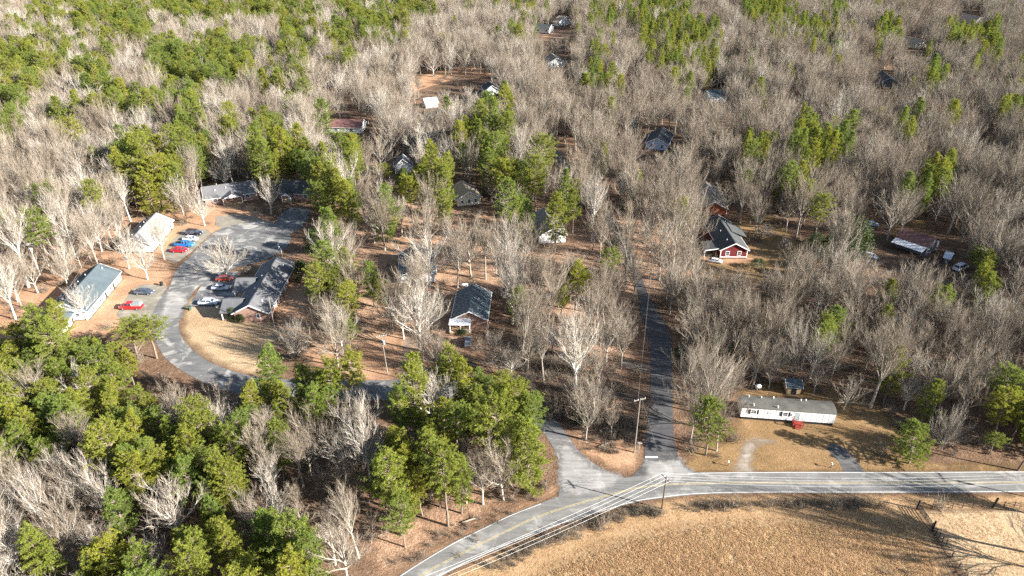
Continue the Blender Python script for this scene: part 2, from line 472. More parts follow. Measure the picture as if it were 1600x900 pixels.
lawn('dirt_drive', [(1088, 397), (1108, 401), (1175, 399), (1190, 402), (1182, 412), (1110, 414), (1084, 409)], m_clay, .02, 1.0, None, 'sandy drive in front of the red house')
lawn('yard', [(1050, 735), (1085, 695), (1140, 680), (1150, 615), (1175, 596), (1230, 592), (1300, 602), (1390, 640), (1420, 690), (1450, 722), (1640, 722), (1640, 742), (1050, 745)], m_yard, .010, 1.4, None, 'orange grass yard around the white mobile home')
lawn('gravel_drive', crv([(1140, 745), (1150, 712), (1158, 690), (1180, 682), (1210, 684), (1218, 692), (1190, 698), (1180, 712), (1186, 745)], 4), m_gravel, .022, .9, 0, 'pale gravel drive beside the road')
lawn('driveway', crv([(1290, 700), (1302, 692), (1325, 705), (1345, 728), (1352, 745), (1325, 745), (1310, 722), (1290, 700)], 4), m_lane, .020, .9, 0, 'shaded asphalt driveway of the mobile home')  # dark asphalt colour stands in for the shade lying on this drive
lawn('gravel_drive', [(962, 556), (975, 560), (1020, 570), (1020, 584), (985, 578), (962, 568)], m_gravel, .020, .9, 0, 'gravel drive off the back lane')
lawn('driveway', [(181, 492), (205, 452), (225, 443), (264, 447), (250, 470), (243, 508), (200, 510)], m_drive, .020, .9, 0, 'concrete driveway of the left duplex')
lawn('driveway', [(252, 402), (262, 385), (285, 358), (322, 358), (332, 364), (300, 394), (276, 412)], m_drive, .020, .9, 0, 'concrete driveway with a row of cars')
lawn('driveway', [(293, 480), (318, 440), (340, 424), (372, 424), (372, 470), (345, 480)], m_street, .021, .9, 0, 'asphalt driveway of the brick house')
lawn('driveway', [(335, 352), (337, 338), (365, 334), (398, 338), (425, 350), (400, 352), (355, 360)], m_drive, .021, .9, 0, 'concrete apron below the grey house')
lawn('driveway', [(425, 356), (437, 336), (452, 324), (484, 326), (482, 342), (470, 356), (452, 366)], m_street, .021, .9, 0, 'driveway in tree shade')
lawn('dirt_patch', [(618, 595), (640, 500), (652, 520), (640, 596)], m_gravel, .018, 1.0, 0)
lawn('lawn', [(1035, 228), (1070, 228), (1078, 255), (1072, 280), (1042, 280), (1036, 255)], m_green, .012, 1.6, -1, 'thin green lawn below the pale blue house')
lawn('clearing', [(500, 182), (498, 166), (515, 152), (535, 158), (538, 178)], m_clay, .012, 2.2, -2)
lawn('clearing', [(590, 152), (625, 138), (660, 118), (700, 105), (760, 100), (790, 108), (760, 122), (700, 128), (660, 140), (640, 152)], m_clay, .012, 2.2, None)
lawn('clearing', [(690, 178), (700, 165), (780, 160), (790, 172), (745, 182)], m_clay, .012, 2.2, -2)
lawn('clearing', [(1478, 212), (1490, 188), (1530, 186), (1540, 204), (1520, 216)], m_clay, .012, 2.2, -2)
lawn('clearing', [(1384, 372), (1400, 345), (1450, 342), (1460, 356), (1420, 372)], m_yard, .012, 1.8, -2)
lawn('clearing', [(840, 66), (850, 48), (900, 46), (905, 60)], m_clay, .012, 3, -4)
lawn('clearing', [(1130, 560), (1160, 452), (1240, 470), (1235, 560)], m_yard, .008, 2, None)

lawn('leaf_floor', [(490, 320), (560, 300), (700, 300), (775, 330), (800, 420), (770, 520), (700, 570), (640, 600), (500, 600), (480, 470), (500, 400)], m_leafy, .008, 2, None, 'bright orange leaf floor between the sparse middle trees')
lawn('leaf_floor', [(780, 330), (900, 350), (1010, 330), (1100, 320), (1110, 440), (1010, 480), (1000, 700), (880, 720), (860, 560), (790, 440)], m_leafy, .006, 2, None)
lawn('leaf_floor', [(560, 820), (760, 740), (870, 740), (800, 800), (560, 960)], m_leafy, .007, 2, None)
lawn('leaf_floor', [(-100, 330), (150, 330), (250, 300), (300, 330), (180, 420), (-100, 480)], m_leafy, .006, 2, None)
P_FIELD = wpoly([(740, 985), (800, 915), (850, 878), (930, 845), (1000, 824), (1100, 808), (1200, 803), (1330, 800), (1425, 800), (1450, 830), (1500, 905), (1530, 985)])
P_VERGE = wpoly([(660, 985), (694, 899), (760, 868), (837, 836), (887, 818), (960, 796), (1050, 778), (1100, 774), (1200, 772), (1400, 772), (2000, 771), (2000, 800), (1440, 798), (1460, 840), (1530, 985)])
P_PAD = wpoly([(1432, 797), (1560, 795), (2000, 796), (2000, 985), (1540, 985), (1505, 900), (1460, 835)])
sheet('verge', P_VERGE, .012, m_verge, 1.0, 0, 'mown orange verge between road and field')
sheet('field', P_FIELD, .02, m_field, 1.2, .5, 'tall dry orange grass of the field')
sheet('paddock', P_PAD, .018, m_paddock, 1.2, .5, 'pale mown paddock beyond the gate')
sheet('road_bank', wpoly([(560, 955), (610, 900), (690, 848), (755, 815), (800, 792), (850, 765), (876, 742), (880, 760), (860, 782), (800, 806), (700, 855), (624, 903), (570, 955)]), .013, m_clay, 1.0, 0, 'leaf covered orange bank along the road')
sheet('road_bank', wpoly([(888, 672), (910, 690), (960, 690), (1002, 690), (1004, 726), (985, 742), (955, 736), (925, 722), (905, 703)]), .013, m_clay, 1.0, 0, 'orange wedge of ground between the two side streets')

# ------------------------------------------------------------------ buildings
def face_frame(face, L, W):
    return {'x+': (Vector((L / 2, 0, 0)), Vector((0, 1, 0)), Vector((1, 0, 0))),
            'x-': (Vector((-L / 2, 0, 0)), Vector((0, -1, 0)), Vector((-1, 0, 0))),
            'y+': (Vector((0, W / 2, 0)), Vector((-1, 0, 0)), Vector((0, 1, 0))),
            'y-': (Vector((0, -W / 2, 0)), Vector((1, 0, 0)), Vector((0, -1, 0)))}[face]
def obox(m, o, u, n, c, d):
    """box in a wall's frame: c = (along, out, up), d = sizes"""
    M = Matrix((u, n, Vector((0, 0, 1)))).transposed()
    return m.box(o + u * c[0] + n * c[1] + Vector((0, 0, c[2])), d, M=M)
def add_window(root, fr, u0, z, w, h, trim=None, shutters=None):
    o, u, n = fr
    m = MB(); t = .11
    for c, d in (((u0 - w / 2, .03, z), (t, .1, h + t)), ((u0 + w / 2, .03, z), (t, .1, h + t)), ((u0, .033, z + h / 2), (w - t, .1, t)), ((u0, .033, z - h / 2), (w - t, .1, t)), ((u0, .02, z), (w - t, .06, .05))):
        obox(m, o, u, n, c, d)
    f = m.build('window', trim or m_trim, root)
    obox(MB(), o, u, n, (u0, .0, z), (w - t, .05, h - t)).build('pane', m_glass, f)
    if shutters:
        for s in (-1, 1): obox(MB(), o, u, n, (u0 + s * (w / 2 + .3), .03, z), (.4, .07, h + .1)).build('shutter', shutters, root)
def add_door(root, fr, u0, w=1.0, h=2.1, z0=.2, mat=None):
    o, u, n = fr
    d = obox(MB(), o, u, n, (u0, .025, z0 + h / 2), (w, .09, h)).build('door', mat or m_door, root)
    obox(MB(), o, u, n, (u0 + w * .36, .1, z0 + h * .48), (.09, .08, .09)).build('handle', m_steel, d)
def gable_roof(m, L, W, ze, zr, ov, t=.16, y0=0.0):
    """two slabs meeting at the ridge, eaves overhanging by ov"""
    sl = (zr - ze) / (W / 2)
    for s in (-1, 1):
        ye, zee = s * (W / 2 + ov), ze - sl * ov
        vs = []
        for x in (-L / 2 - ov, L / 2 + ov):
            vs += [(x, y0 + ye, zee), (x, y0, zr), (x, y0, zr + t), (x, y0 + ye, zee + t)]
        m.add(vs, [(0, 1, 2, 3), (7, 6, 5, 4), (0, 4, 5, 1), (3, 2, 6, 7), (0, 3, 7, 4), (1, 5, 6, 2)])
def gable_body(m, L, W, ze, zr, z0=0.0, y0=0.0):
    vs = []
    for x in (-L / 2, L / 2):
        vs += [(x, y0 - W / 2, z0), (x, y0 + W / 2, z0), (x, y0 + W / 2, ze), (x, y0, zr), (x, y0 - W / 2, ze)]
    m.add(vs, [(0, 1, 2, 3, 4), (9, 8, 7, 6, 5), (0, 5, 6, 1), (1, 6, 7, 2), (2, 7, 8, 3), (3, 8, 9, 4), (4, 9, 5, 0)])
def fascia(root, L, W, ze, zr, ov, mat, ends=(-1, 1), t=.16, y0=0.0):
    sl = (zr - ze) / (W / 2)
    for e in ends:
        x = e * (L / 2 + ov + .035)
        for s in (-1, 1):
            MB().beam((x, y0 + s * .02, zr + t - .12), (x, y0 + s * (W / 2 + ov), ze - sl * ov + t - .12), .06, .26).build('fascia_board', mat, root)
def gable_house(name, label, cat, a, b, W, ze, zr, wall, roof, trim=None, ov=.45, wins=(), doors=(), vents=0, chimney=None, land=None, shutters=None, gutters=True, z0=0.0):
    zr = max(zr, ze + .262 * W)
    A, B = G(*a, zr), G(*b, zr)
    mid, d = (A + B) / 2, B - A
    L = math.hypot(d.x, d.y) - 2 * ov
    root = thing(name, label, cat, (mid.x, mid.y, 0), math.atan2(d.y, d.x), land=land)
    m = MB(); gable_body(m, L, W, ze, zr - .02, z0); m.build('wall', wall, root)
    m = MB().box((0, 0, .12 + z0), (L + .12, W + .12, .3)); m.build('foundation', m_seal if wall is not m_brick else m_brick, root)
    m = MB(); gable_roof(m, L, W, ze, zr, ov); rf = m.build('roof', roof, root)
    MB().beam((-L / 2 - ov, 0, zr + .17), (L / 2 + ov, 0, zr + .17), .3, .07).build('ridge_cap', roof, rf)
    fascia(root, L, W, ze, zr, ov, trim or m_trim)
    sl = (zr - ze) / (W / 2)
    if gutters:
        for s in (-1, 1):
            MB().beam((-L / 2 - ov, s * (W / 2 + ov + .07), ze - sl * ov + .04), (L / 2 + ov, s * (W / 2 + ov + .07), ze - sl * ov + .04), .12, .13).build('gutter', trim or m_trim, root)
    for i in range(vents):
        x = (i + .5) / vents * L - L / 2 + rng.uniform(-.8, .8); s = -1 if i % 3 else 1
        y = s * W * rng.uniform(.12, .3)
        z = zr - sl * abs(y) + .1
        MB().tube([(x, y, z), (x, y, z + .55)], .11, 8).build('vent_pipe', m_trim, rf)
    if chimney:
        x, y = chimney
        MB().box((x, y, zr), (.9, .7, 1.8)).build('chimney', m_brick, rf)
    for fc, u, z, w, h in wins: add_window(root, face_frame(fc, L, W), u, z, w, h, trim, shutters)
    for fc, u, mt in doors: add_door(root, face_frame(fc, L, W), u, mat=mt)
    BLOCK.append((np.array([(root.matrix_basis @ Vector((sx * (L / 2 + ov), sy * (W / 2 + ov), 0)))[:2] for sx, sy in ((-1, -1), (1, -1), (1, 1), (-1, 1))]), 1.2))
    root['_L'] = L
    return root, L
def porch(root, ctr, face, w, d, ze, zr, roof, gable, posts=2, floor=True, wall=None):
    """gabled porch out of a wall; ctr = local point on the wall"""
    o = Vector(ctr); u, n = {'x+': ((0, 1, 0), (1, 0, 0)), 'y+': ((-1, 0, 0), (0, 1, 0)), 'y-': ((1, 0, 0), (0, -1, 0))}[face]
    u, n = Vector(u), Vector(n)
    P = lambda a, b2, z: o + u * a + n * b2 + Vector((0, 0, z))
    m = MB()
    for s in (-1, 1):
        vs = [P(0, -1.5, zr), P(0, d + .3, zr), P(s * (w / 2 + .3), d + .3, ze - .1), P(s * (w / 2 + .3), -1.5, ze - .1)]
        m.add(vs + [v + Vector((0, 0, .14)) for v in vs], [(0, 1, 2, 3), (4, 5, 6, 7), (0, 1, 5, 4), (1, 2, 6, 5), (2, 3, 7, 6), (3, 0, 4, 7)])
    p = m.build('porch_roof', roof, root)
    m = MB(); vs = [P(-w / 2, d + .05, ze), P(w / 2, d + .05, ze), P(0, d + .05, zr - .03)]
    m.add(vs + [v - n * .12 for v in vs], [(0, 1, 2), (3, 4, 5), (0, 1, 4, 3), (1, 2, 5, 4), (2, 0, 3, 5)])
    m.build('gable_panel', gable, p)
    for i in range(posts):
        a = -w / 2 + .15 + (w - .3) * i / max(posts - 1, 1)
        MB().box(P(a, d - .1, ze / 2), (.2, .2, ze)).build('porch_post', m_trim, root)
    if floor: MB().box(P(0, d / 2, .13), (w if abs(u.x) > .5 else d, d if abs(u.x) > .5 else w, .26)).build('porch_floor', m_plywood, root)

# left duplex: two staggered halves along the street
h1, L = gable_house('ranch_house', 'long low house with blue grey roof and bright white front left of the red pickup', 'house', (155, 412), (97, 475), 9.8, 2.7, 4.6, m_white, m_sblue,
    wins=[('y+', -7.5, 1.6, 1.4, 1.2), ('y+', -3, 1.6, 1.8, 1.2), ('y+', 3.5, 1.6, 1.8, 1.2), ('y+', 7.5, 1.6, 1.2, 1.2), ('x+', 2.5, 1.6, 1.2, 1.1), ('x+', -2.5, 1.6, 1.2, 1.1)],
    doors=[('y+', 0.5, m_ddoor), ('y+', 5.6, m_ddoor)], vents=6, land='blue grey roofed house')
for i in range(7):
    x = -9.5 + i * 3.1
    MB().box((x, -4.75, 2.98), (1.15, .28, .2)).build('roof_vent', m_trim, h1)
h1b, L = gable_house('ranch_house', 'lower end of the white row house half hidden behind the pines', 'house', (88, 474), (58, 512), 7.6, 2.6, 4.2, m_white, m_sblue, vents=2,
    wins=[('x+', 2, 1.5, 1.2, 1.1), ('y+', 0, 1.5, 1.4, 1.1)], doors=[('y+', 3, m_ddoor)])
h2, L = gable_house('ranch_house', 'grey roofed house with white front behind the row of parked cars', 'house', (244, 333), (207, 372), 9.2, 2.7, 4.7, m_white, m_slight,
    wins=[('y+', -6, 1.6, 1.6, 1.2), ('y+', -1.5, 1.6, 1.6, 1.2), ('y+', 4.5, 1.6, 1.6, 1.2), ('x+', 1.8, 1.6, 1.2, 1.1)], doors=[('y+', 1.5, m_ddoor), ('y+', 7, m_ddoor)], vents=5, land='grey roofed house with parked cars')
h3, L = gable_house('ranch_house', 'grey roofed ranch house with wide pale gable above the cul-de-sac', 'house', (314, 293), (399, 281.5), 10.0, 2.7, 4.5, m_brick, m_sgrey,
    wins=[('y-', -5.5, 1.6, 1.5, 1.2), ('y-', 5.5, 1.6, 1.5, 1.2)], doors=[('y-', 3.6, m_ddoor)], vents=6, land='upper grey ranch house')
porch(h3, (0.2, -5.0, 0), 'y-', 6.6, 2.2, 2.5, 3.9, m_sgrey, m_trim, posts=2)
h3b, L = gable_house('ranch_house', 'dark roofed house with small white porch gable in tree shade', 'house', (441, 281), (497, 283.5), 10.5, 2.7, 4.5, m_brick, m_sdark,
    wins=[('y-', 3.5, 1.6, 1.5, 1.2)], doors=[('y-', -2.5, m_trim)], vents=4, land='dark roofed house with porch gable')
porch(h3b, (-2.6, -5.25, 0), 'y-', 3.4, 2.6, 2.5, 3.7, m_sdark, m_trim, posts=2)
h4, L = gable_house('brick_house', 'long grey roofed house with pink brick gable beside the silver cars', 'house', (434, 401), (388, 478), 8.6, 2.7, 4.9, m_brick, m_sgrey,
    wins=[('x+', 1.8, 1.7, .8, 1.3), ('y+', 10, 1.6, 1.3, 1.2), ('y+', 5, 1.6, 1.3, 1.2), ('y+', -1, 1.6, 1.3, 1.2), ('y+', -7, 1.6, 1.6, 1.2), ('y-', -5, 1.6, 1.4, 1.2)],
    doors=[('y+', 2.5, m_trim), ('y-', 2, m_ddoor), ('y+', -4, m_trim)], vents=4, land='long pink brick house')
porch(h4, (9.2, -4.3, 0), 'y-', 7.5, 3.4, 2.5, 4.3, m_sgrey, m_trim, posts=3)
porch(h4, (-2.0, -4.3, 0), 'y-', 8.0, 3.6, 2.5, 4.4, m_sgrey, m_trim, posts=3)
h5, L = gable_house('cottage', 'dark metal roofed cottage with white front porch under bare trees', 'house', (740.7, 444), (732.7, 487.5), 8.6, 2.9, 5.15, m_brick, m_metal, ov=.35,
    wins=[('x+', -2.9, 1.7, 1.3, 1.3), ('y+', 3, 1.7, 1.2, 1.3), ('y+', -3, 1.7, 1.2, 1.3)], doors=[('x+', -.6, m_ddoor)], vents=1, land='metal roofed cottage')
m = MB(); m.add([(L / 2 + .3, -4.9, 2.95), (L / 2 + .3, .5, 3.3), (L / 2 + 2.7, .5, 2.6), (L / 2 + 2.7, -4.9, 2.6), (L / 2 + .3, -4.9, 3.07), (L / 2 + .3, .5, 3.42), (L / 2 + 2.7, .5, 2.72), (L / 2 + 2.7, -4.9, 2.72)],
    [(0, 1, 2, 3), (4, 5, 6, 7), (0, 1, 5, 4), (1, 2, 6, 5), (2, 3, 7, 6), (3, 0, 4, 7)]); m.build('porch_roof', m_sheet, h5)
for y in (-4.6, -2.0, .3): MB().box((L / 2 + 2.5, y, 1.3), (.2, .2, 2.6)).build('porch_post', m_trim, h5)
MB().box((L / 2 + 1.4, -2.1, .3), (2.6, 5.2, .5)).build('porch_floor', m_plywood, h5)
for k in range(9): MB().box((L / 2 + 2.6, -1.8 + k * .24, .95), (.05, .07, .8)).build('baluster', m_trim, h5)
MB().box((L / 2 + 2.6, -.85, 1.38), (.09, 2.2, .07)).build('porch_rail', m_trim, h5)
for s in (-1, 1):                       # standing seams of the metal roof
    sl = (5.153 - 2.9) / 4.3
    for k in range(17):
        x = -L / 2 + k * L / 16
        MB().beam((x, s * .2, 5.153 - .2 * sl + .19), (x, s * 4.6, 5.153 - 4.6 * sl + .19), .06, .06).build('roof_seam', m_metal, h5)
gable_house('house', 'cream gabled house with tan roof behind three tall pines', 'house', (720, 282.5), (733, 300), 8.6, 3.0, 5.4, m_cream, m_stan,
    wins=[('x+', -2.4, 1.8, .9, 1.3), ('x+', 0, 1.8, .9, 1.3), ('x+', 2.4, 1.8, .9, 1.3)], vents=1, land='cream gabled house')
gable_house('house', 'white gabled house seen between tall pine trunks', 'house', (850, 325), (864, 358), 8.4, 3.0, 5.2, m_white, m_sbrown,
    wins=[('y+', 2, 1.7, 1.2, 1.2)], vents=1, land='white gabled house between pines')
h9, L = gable_house('red_house', 'dark roofed red house with white trimmed windows and a sandy drive', 'house', (1121, 336), (1150, 381), 8.0, 3.0, 5.0, m_redw, m_sdark,
    wins=[('x+', -1.9, 1.75, 1.1, 1.3), ('x+', 1.6, 1.75, 1.1, 1.3), ('y+', 4, 1.75, 1.2, 1.2), ('y+', -3, 1.75, 1.2, 1.2)], doors=[('y+', 7.5, m_trim)], vents=3, land='red gabled house')
for s in (-1, 1): MB().box((L / 2 + .01, s * 3.95, 1.6), (.1, .2, 2.7)).build('corner_board', m_trim, h9)
MB().box((L / 2 + .06, 0, .55), (.09, 7.7, .22)).build('skirt_board', m_trim, h9)
m = MB(); m.add([(L / 2 - 6.5, -4.4, 2.95), (L / 2 - .5, -4.4, 2.95), (L / 2 - .5, -8.8, 2.35), (L / 2 - 6.5, -8.8, 2.35)] + [(L / 2 - 6.5, -4.4, 3.09), (L / 2 - .5, -4.4, 3.09), (L / 2 - .5, -8.8, 2.49), (L / 2 - 6.5, -8.8, 2.49)],
    [(0, 1, 2, 3), (4, 5, 6, 7), (0, 1, 5, 4), (1, 2, 6, 5), (2, 3, 7, 6), (3, 0, 4, 7)]); m.build('carport_roof', m_sdark, h9)
for x in (L / 2 - 6.2, L / 2 - .8): MB().box((x, -8.5, 1.2), (.18, .18, 2.4)).build('carport_post', m_trim, h9)
MB().beam((L / 2 - .45, -4.4, 3.0), (L / 2 - .45, -8.8, 2.4), .06, .26).build('fascia_board', m_trim, h9)
m = MB(); gable_roof(m, 7.0, 9.0, 2.8, 4.6, .3)
o = m.build('rear_wing_roof', m_sdark, h9); o.location = (-2.6, 1.6, 0)
gable_house('house', 'grey roofed house with small orange brick gable behind the red house', 'house', (1102, 284), (1117, 316), 8.8, 2.8, 4.8, m_redbrick, m_sbrown,
    wins=[('x+', -1.8, 1.7, 1.1, 1.1)], vents=2, land='orange brick house')
h11, L = gable_house('house', 'pale blue sided house with dark roof on the shaded lawn', 'house', (1036, 199), (1027, 216), 9.2, 3.0, 5.4, m_bluew, m_sdark,
    wins=[('x+', -2, 1.8, 1.0, 1.4), ('x+', 2.2, 1.8, 1.0, 1.4)], doors=[('y+', 2, m_trim)], vents=1, land='pale blue house')
gable_house('house', 'half hidden grey house behind the big spreading bare tree', 'house', (650, 382), (652, 418), 9.6, 2.8, 4.6, m_white, m_metal,
    wins=[('y-', 2, 1.6, 1.2, 1.2), ('y+', 2, 1.7, 1.2, 1.2)], vents=2, land='grey house behind the big tree')
gable_house('house', 'small white gabled house beyond the short pines', 'house', (629, 241), (629, 249), 6.6, 3.4, 6.2, m_white, m_sgrey, wins=[('x+', 0, 2, 1, 1.3)], land='small white house')
gable_house('house', 'white walled house with faded red roof among bare trees', 'house', (515, 186), (568, 187), 9, 3.0, 5.0, m_white, m_rust, wins=[('y-', -4, 1.7, 1.4, 1.2), ('y-', 3, 1.7, 1.4, 1.2)], land='faded red roofed house')
gable_house('house', 'white gabled house near the dark bare tree', 'house', (764, 127), (769, 134), 8, 3, 5.4, m_white, m_sdark, wins=[('x+', 0, 1.8, 1.2, 1.2)], land='white house near the dark tree')
gable_house('house', 'low white house behind grey treetops on the clay clearing', 'house', (661, 154), (682, 152), 7, 2.6, 4.0, m_white, m_sheet, land='low white house')
gable_house('shed', 'little white shed beside the clay clearing', 'shed', (685, 170), (693, 169.5), 4, 2.2, 3.2, m_white, m_sheet)
gable_house('house', 'white house with dark roof at the top of the woods', 'house', (838, 37), (862, 38.5), 11, 3.2, 5.8, m_white, m_sdark, wins=[('y-', -3, 2, 1.4, 1.4), ('y-', 4, 2, 1.4, 1.4)], land='far white house')
gable_house('house', 'tan roofed white house uphill of the dark roofed one', 'house', (874, 24), (884, 25.5), 16, 3.2, 6.6, m_white, m_stan, wins=[('y-', -3, 2, 1.4, 1.4), ('y-', 3, 2, 1.4, 1.4)], land='far tan roofed house')
gable_house('house', 'small white house with a brown roof amid dense bare trees', 'house', (861, 83), (870, 91), 11, 3, 5.6, m_white, m_sbrown, wins=[('x+', -2, 1.8, 1.2, 1.2), ('x+', 2, 1.8, 1.2, 1.2)], land='brown roofed white house')
gable_house('house', 'dark blue roofed house left of the far white house', 'house', (796, 53), (806, 54), 12, 3, 6, m_white, m_sdark)
gable_house('house', 'dark roofed house in deep pine shade', 'house', (958, 66), (990, 68), 12, 3, 5.6, m_cream, m_sdark, land='house in deep pine shade')
gable_house('house', 'grey house by the shaded far lane', 'house', (950, 155), (972, 153), 9, 3, 5.2, m_gwall, m_sgrey, land='grey house by the far lane')
gable_house('house', 'white gabled house showing one bright slanted wall', 'house', (1104, 141), (1132, 140), 10, 3, 5.6, m_white, m_sblue, land='house with slanted bright wall')
gable_house('house', 'charcoal roofed house with a white verge board in the right woods', 'house', (1378, 110), (1392, 122), 11, 3, 5.8, m_gwall, m_sdark, land='charcoal roofed house')
gable_house('house', 'blue grey roofed house beside the charcoal roofed one', 'house', (1345, 121), (1366, 120), 9, 3, 5.2, m_gwall, m_sblue)
gable_house('house', 'tan roofed house in the upper right woods', 'house', (1416, 57), (1442, 62), 12, 3, 6.2, m_cream, m_stan, land='upper right tan house')
gable_house('house', 'tan roofed house farthest up the right woods', 'house', (1412, 3), (1438, 5), 14, 3, 6.2, m_cream, m_stan)
gable_house('house', 'long tan roof at the upper right edge of the woods', 'house', (1502, 20), (1534, 27), 12, 3, 6.2, m_cream, m_stan)
gable_house('house', 'pale roofed house left of the upper right tan house', 'house', (1365, 33), (1384, 33), 11, 3, 5.6, m_white, m_sheet)
gable_house('house', 'grey green roofed house behind the tan roofed one', 'house', (1425, 43), (1452, 45), 13, 3, 5.8, m_cream, m_sblue)
gable_house('house', 'tiny white gable between far pines', 'house', (1142, 16), (1155, 14), 10, 3, 6, m_white, m_sgrey)

# old shack with rusted ribbed roof
s0 = thing('metal_roofed_shack', 'old shack with rusted red ribbed roof and pale lower sheets', 'shack', G(1430, 387), R(-52), land='rusted roof shack')
SL, SW = 9.4, 8.2
m = MB(); gable_body(m, SL, SW, 3.0, 5.0); m.build('wall', m_gwall, s0)
sl = (5.0 - 3.0) / (SW / 2)
for s in (-1, 1):
    for k in range(14):
        x = -SL / 2 - .35 + (k + .5) * (SL + .7) / 14
        y0, y1 = s * .02, s * (SW / 2 + .4)
        w = (SL + .7) / 14 - .05
        vs = [(x + e * w / 2, y, 5.0 - abs(y) * sl + z) for z in (.03, .09 + .05 * (k % 2)) for e, y in ((-1, y0), (1, y0), (1, y1), (-1, y1))]
        MB().add(vs, [(0, 1, 2, 3), (4, 5, 6, 7), (0, 1, 5, 4), (1, 2, 6, 5), (2, 3, 7, 6), (3, 0, 4, 7)]).build('roof_panel', m_rust, s0)
for k in range(12):                       # lean-to of pale sheets along the street side
    x = -SL / 2 + (k + .5) * SL / 12
    w = SL / 12 - .07
    vs = [(x + e * w / 2, -y, z + dz) for dz in (0, .07 + .04 * (k % 2)) for e, y, z in ((-1, SW / 2 + .3, 2.95), (1, SW / 2 + .3, 2.95), (1, SW / 2 + 2.9, 2.2), (-1, SW / 2 + 2.9, 2.2))]
    MB().add(vs, [(0, 1, 2, 3), (4, 5, 6, 7), (0, 1, 5, 4), (1, 2, 6, 5), (2, 3, 7, 6), (3, 0, 4, 7)]).build('lean_to_sheet', m_sheet, s0)
for x in (-4.4, -1.5, 1.5, 4.4): MB().box((x, -SW / 2 - 2.7, 1.1), (.16, .16, 2.2)).build('porch_post', m_pole, s0)
for u in (-2.8, 0, 2.8): add_window(s0, face_frame('y-', SL, SW), u, 1.6, 1.1, 1.1)
BLOCK.append((wpoly([(1398, 378), (1428, 355), (1495, 372), (1478, 425), (1440, 425)]), 0))
gable_house('shed', 'low shed with pale blue sheet roof right of the rusted shack', 'shed', (1478, 393), (1490, 396), 3.6, 2.2, 3.0, m_gwall, m_sheet)

# white mobile home with red steps
A, B = G(1156, 655), G(1302, 666)
mid, d = (A + B) / 2, B - A
TL, TW = d.length, 4.0
mh = thing('mobile_home', 'white single wide mobile home with grey roof and red entry steps', 'mobile home', (mid.x - math.sin(math.atan2(d.y, d.x)) * TW / 2, mid.y + TW / 2, 0), math.atan2(d.y, d.x), land='white mobile home')
MB().box((0, 0, 1.95), (TL, TW, 2.5)).build('wall', m_white, mh)
MB().box((0, 0, .36), (TL - .3, TW - .3, .7)).build('skirting', m_black, mh)
m = MB(); vs = []
for x in (-TL / 2 - .12, TL / 2 + .12):
    for k in range(9):
        y = -TW / 2 - .1 + k * (TW + .2) / 8
        vs.append((x, y, 3.2 + .42 * (1 - (y / (TW / 2 + .1)) ** 2)))
m.add(vs + [(v[0], v[1], v[2] - .1) for v in vs], [(k, k + 1, k + 10, k + 9) for k in range(8)] + [(k + 18, k + 19, k + 28, k + 27) for k in range(8)] + [tuple(range(0, 9)) + tuple(range(26, 17, -1)), tuple(range(9, 18)) + tuple(range(35, 26, -1)), (0, 9, 27, 18), (8, 17, 35, 26)])
rf = m.build('roof', m_flat, mh)
for x, y in ((-7.5, 1.3), (-5, 1.2), (-2.5, 1.4), (3, 1.2), (4, 1.3), (-7, -1.5), (-2.2, -1.6)): MB().tube([(x, y, 3.3), (x, y, 3.85)], .12, 8).build('vent_pipe', m_trim, rf)
for k in range(1, 16): MB().box((-TL / 2 + k * TL / 16, -TW / 2 - .015, 1.95), (.04, .03, 2.4)).build('siding_seam', m_trim, mh)
for u, w, h in ((-6.9, 1.1, 1.0), (-3.6, .55, .5), (-.6, 1.0, 1.0), (1.05, .45, .4)):
    add_window(mh, face_frame('y-', TL, TW), u, 2.2, w, h, shutters=m_black if w > .9 else None)
add_door(mh, face_frame('y-', TL, TW), 1.9, .95, 2.0, .75)
for k in range(3): MB().box((1.95, -TW / 2 - .75 - .35 * k - (.35 if k else 0), .62 - .2 * k), (1.9 if k == 0 else 1.2, 1.3 if k == 0 else .36, .1)).build('porch_step' if k else 'porch_deck', m_porch, mh)
for x in (.95, 1.45, 2.45, 2.95): MB().box((x, -TW / 2 - 1.38, .75), (.09, .09, 1.5)).build('rail_post', m_porch, mh)
for x in (1.0, 2.9): MB().box((x, -TW / 2 - .7, 1.45), (.09, 1.4, .09)).build('porch_rail', m_porch, mh)
for x in (1.2, 2.7): MB().box((x, -TW / 2 - 1.38, 1.4), (.5, .09, .09)).build('porch_rail', m_porch, mh)
for k in range(4): MB().box((.98, -TW / 2 - .3 - .28 * k, 1.0), (.05, .05, .8)).build('baluster', m_porch, mh)
BLOCK.append((wpoly([(1150, 668), (1150, 622), (1308, 622), (1308, 672)]), 1))
sh, L = gable_house('garden_shed', 'small shed with grey green roof and plywood front behind the mobile home', 'shed', (1227, 592.5), (1253, 594), 3.2, 2.0, 2.9, m_plywood, m_sblue, ov=.3, doors=[('y-', .1, m_black)], gutters=False, land='garden shed')

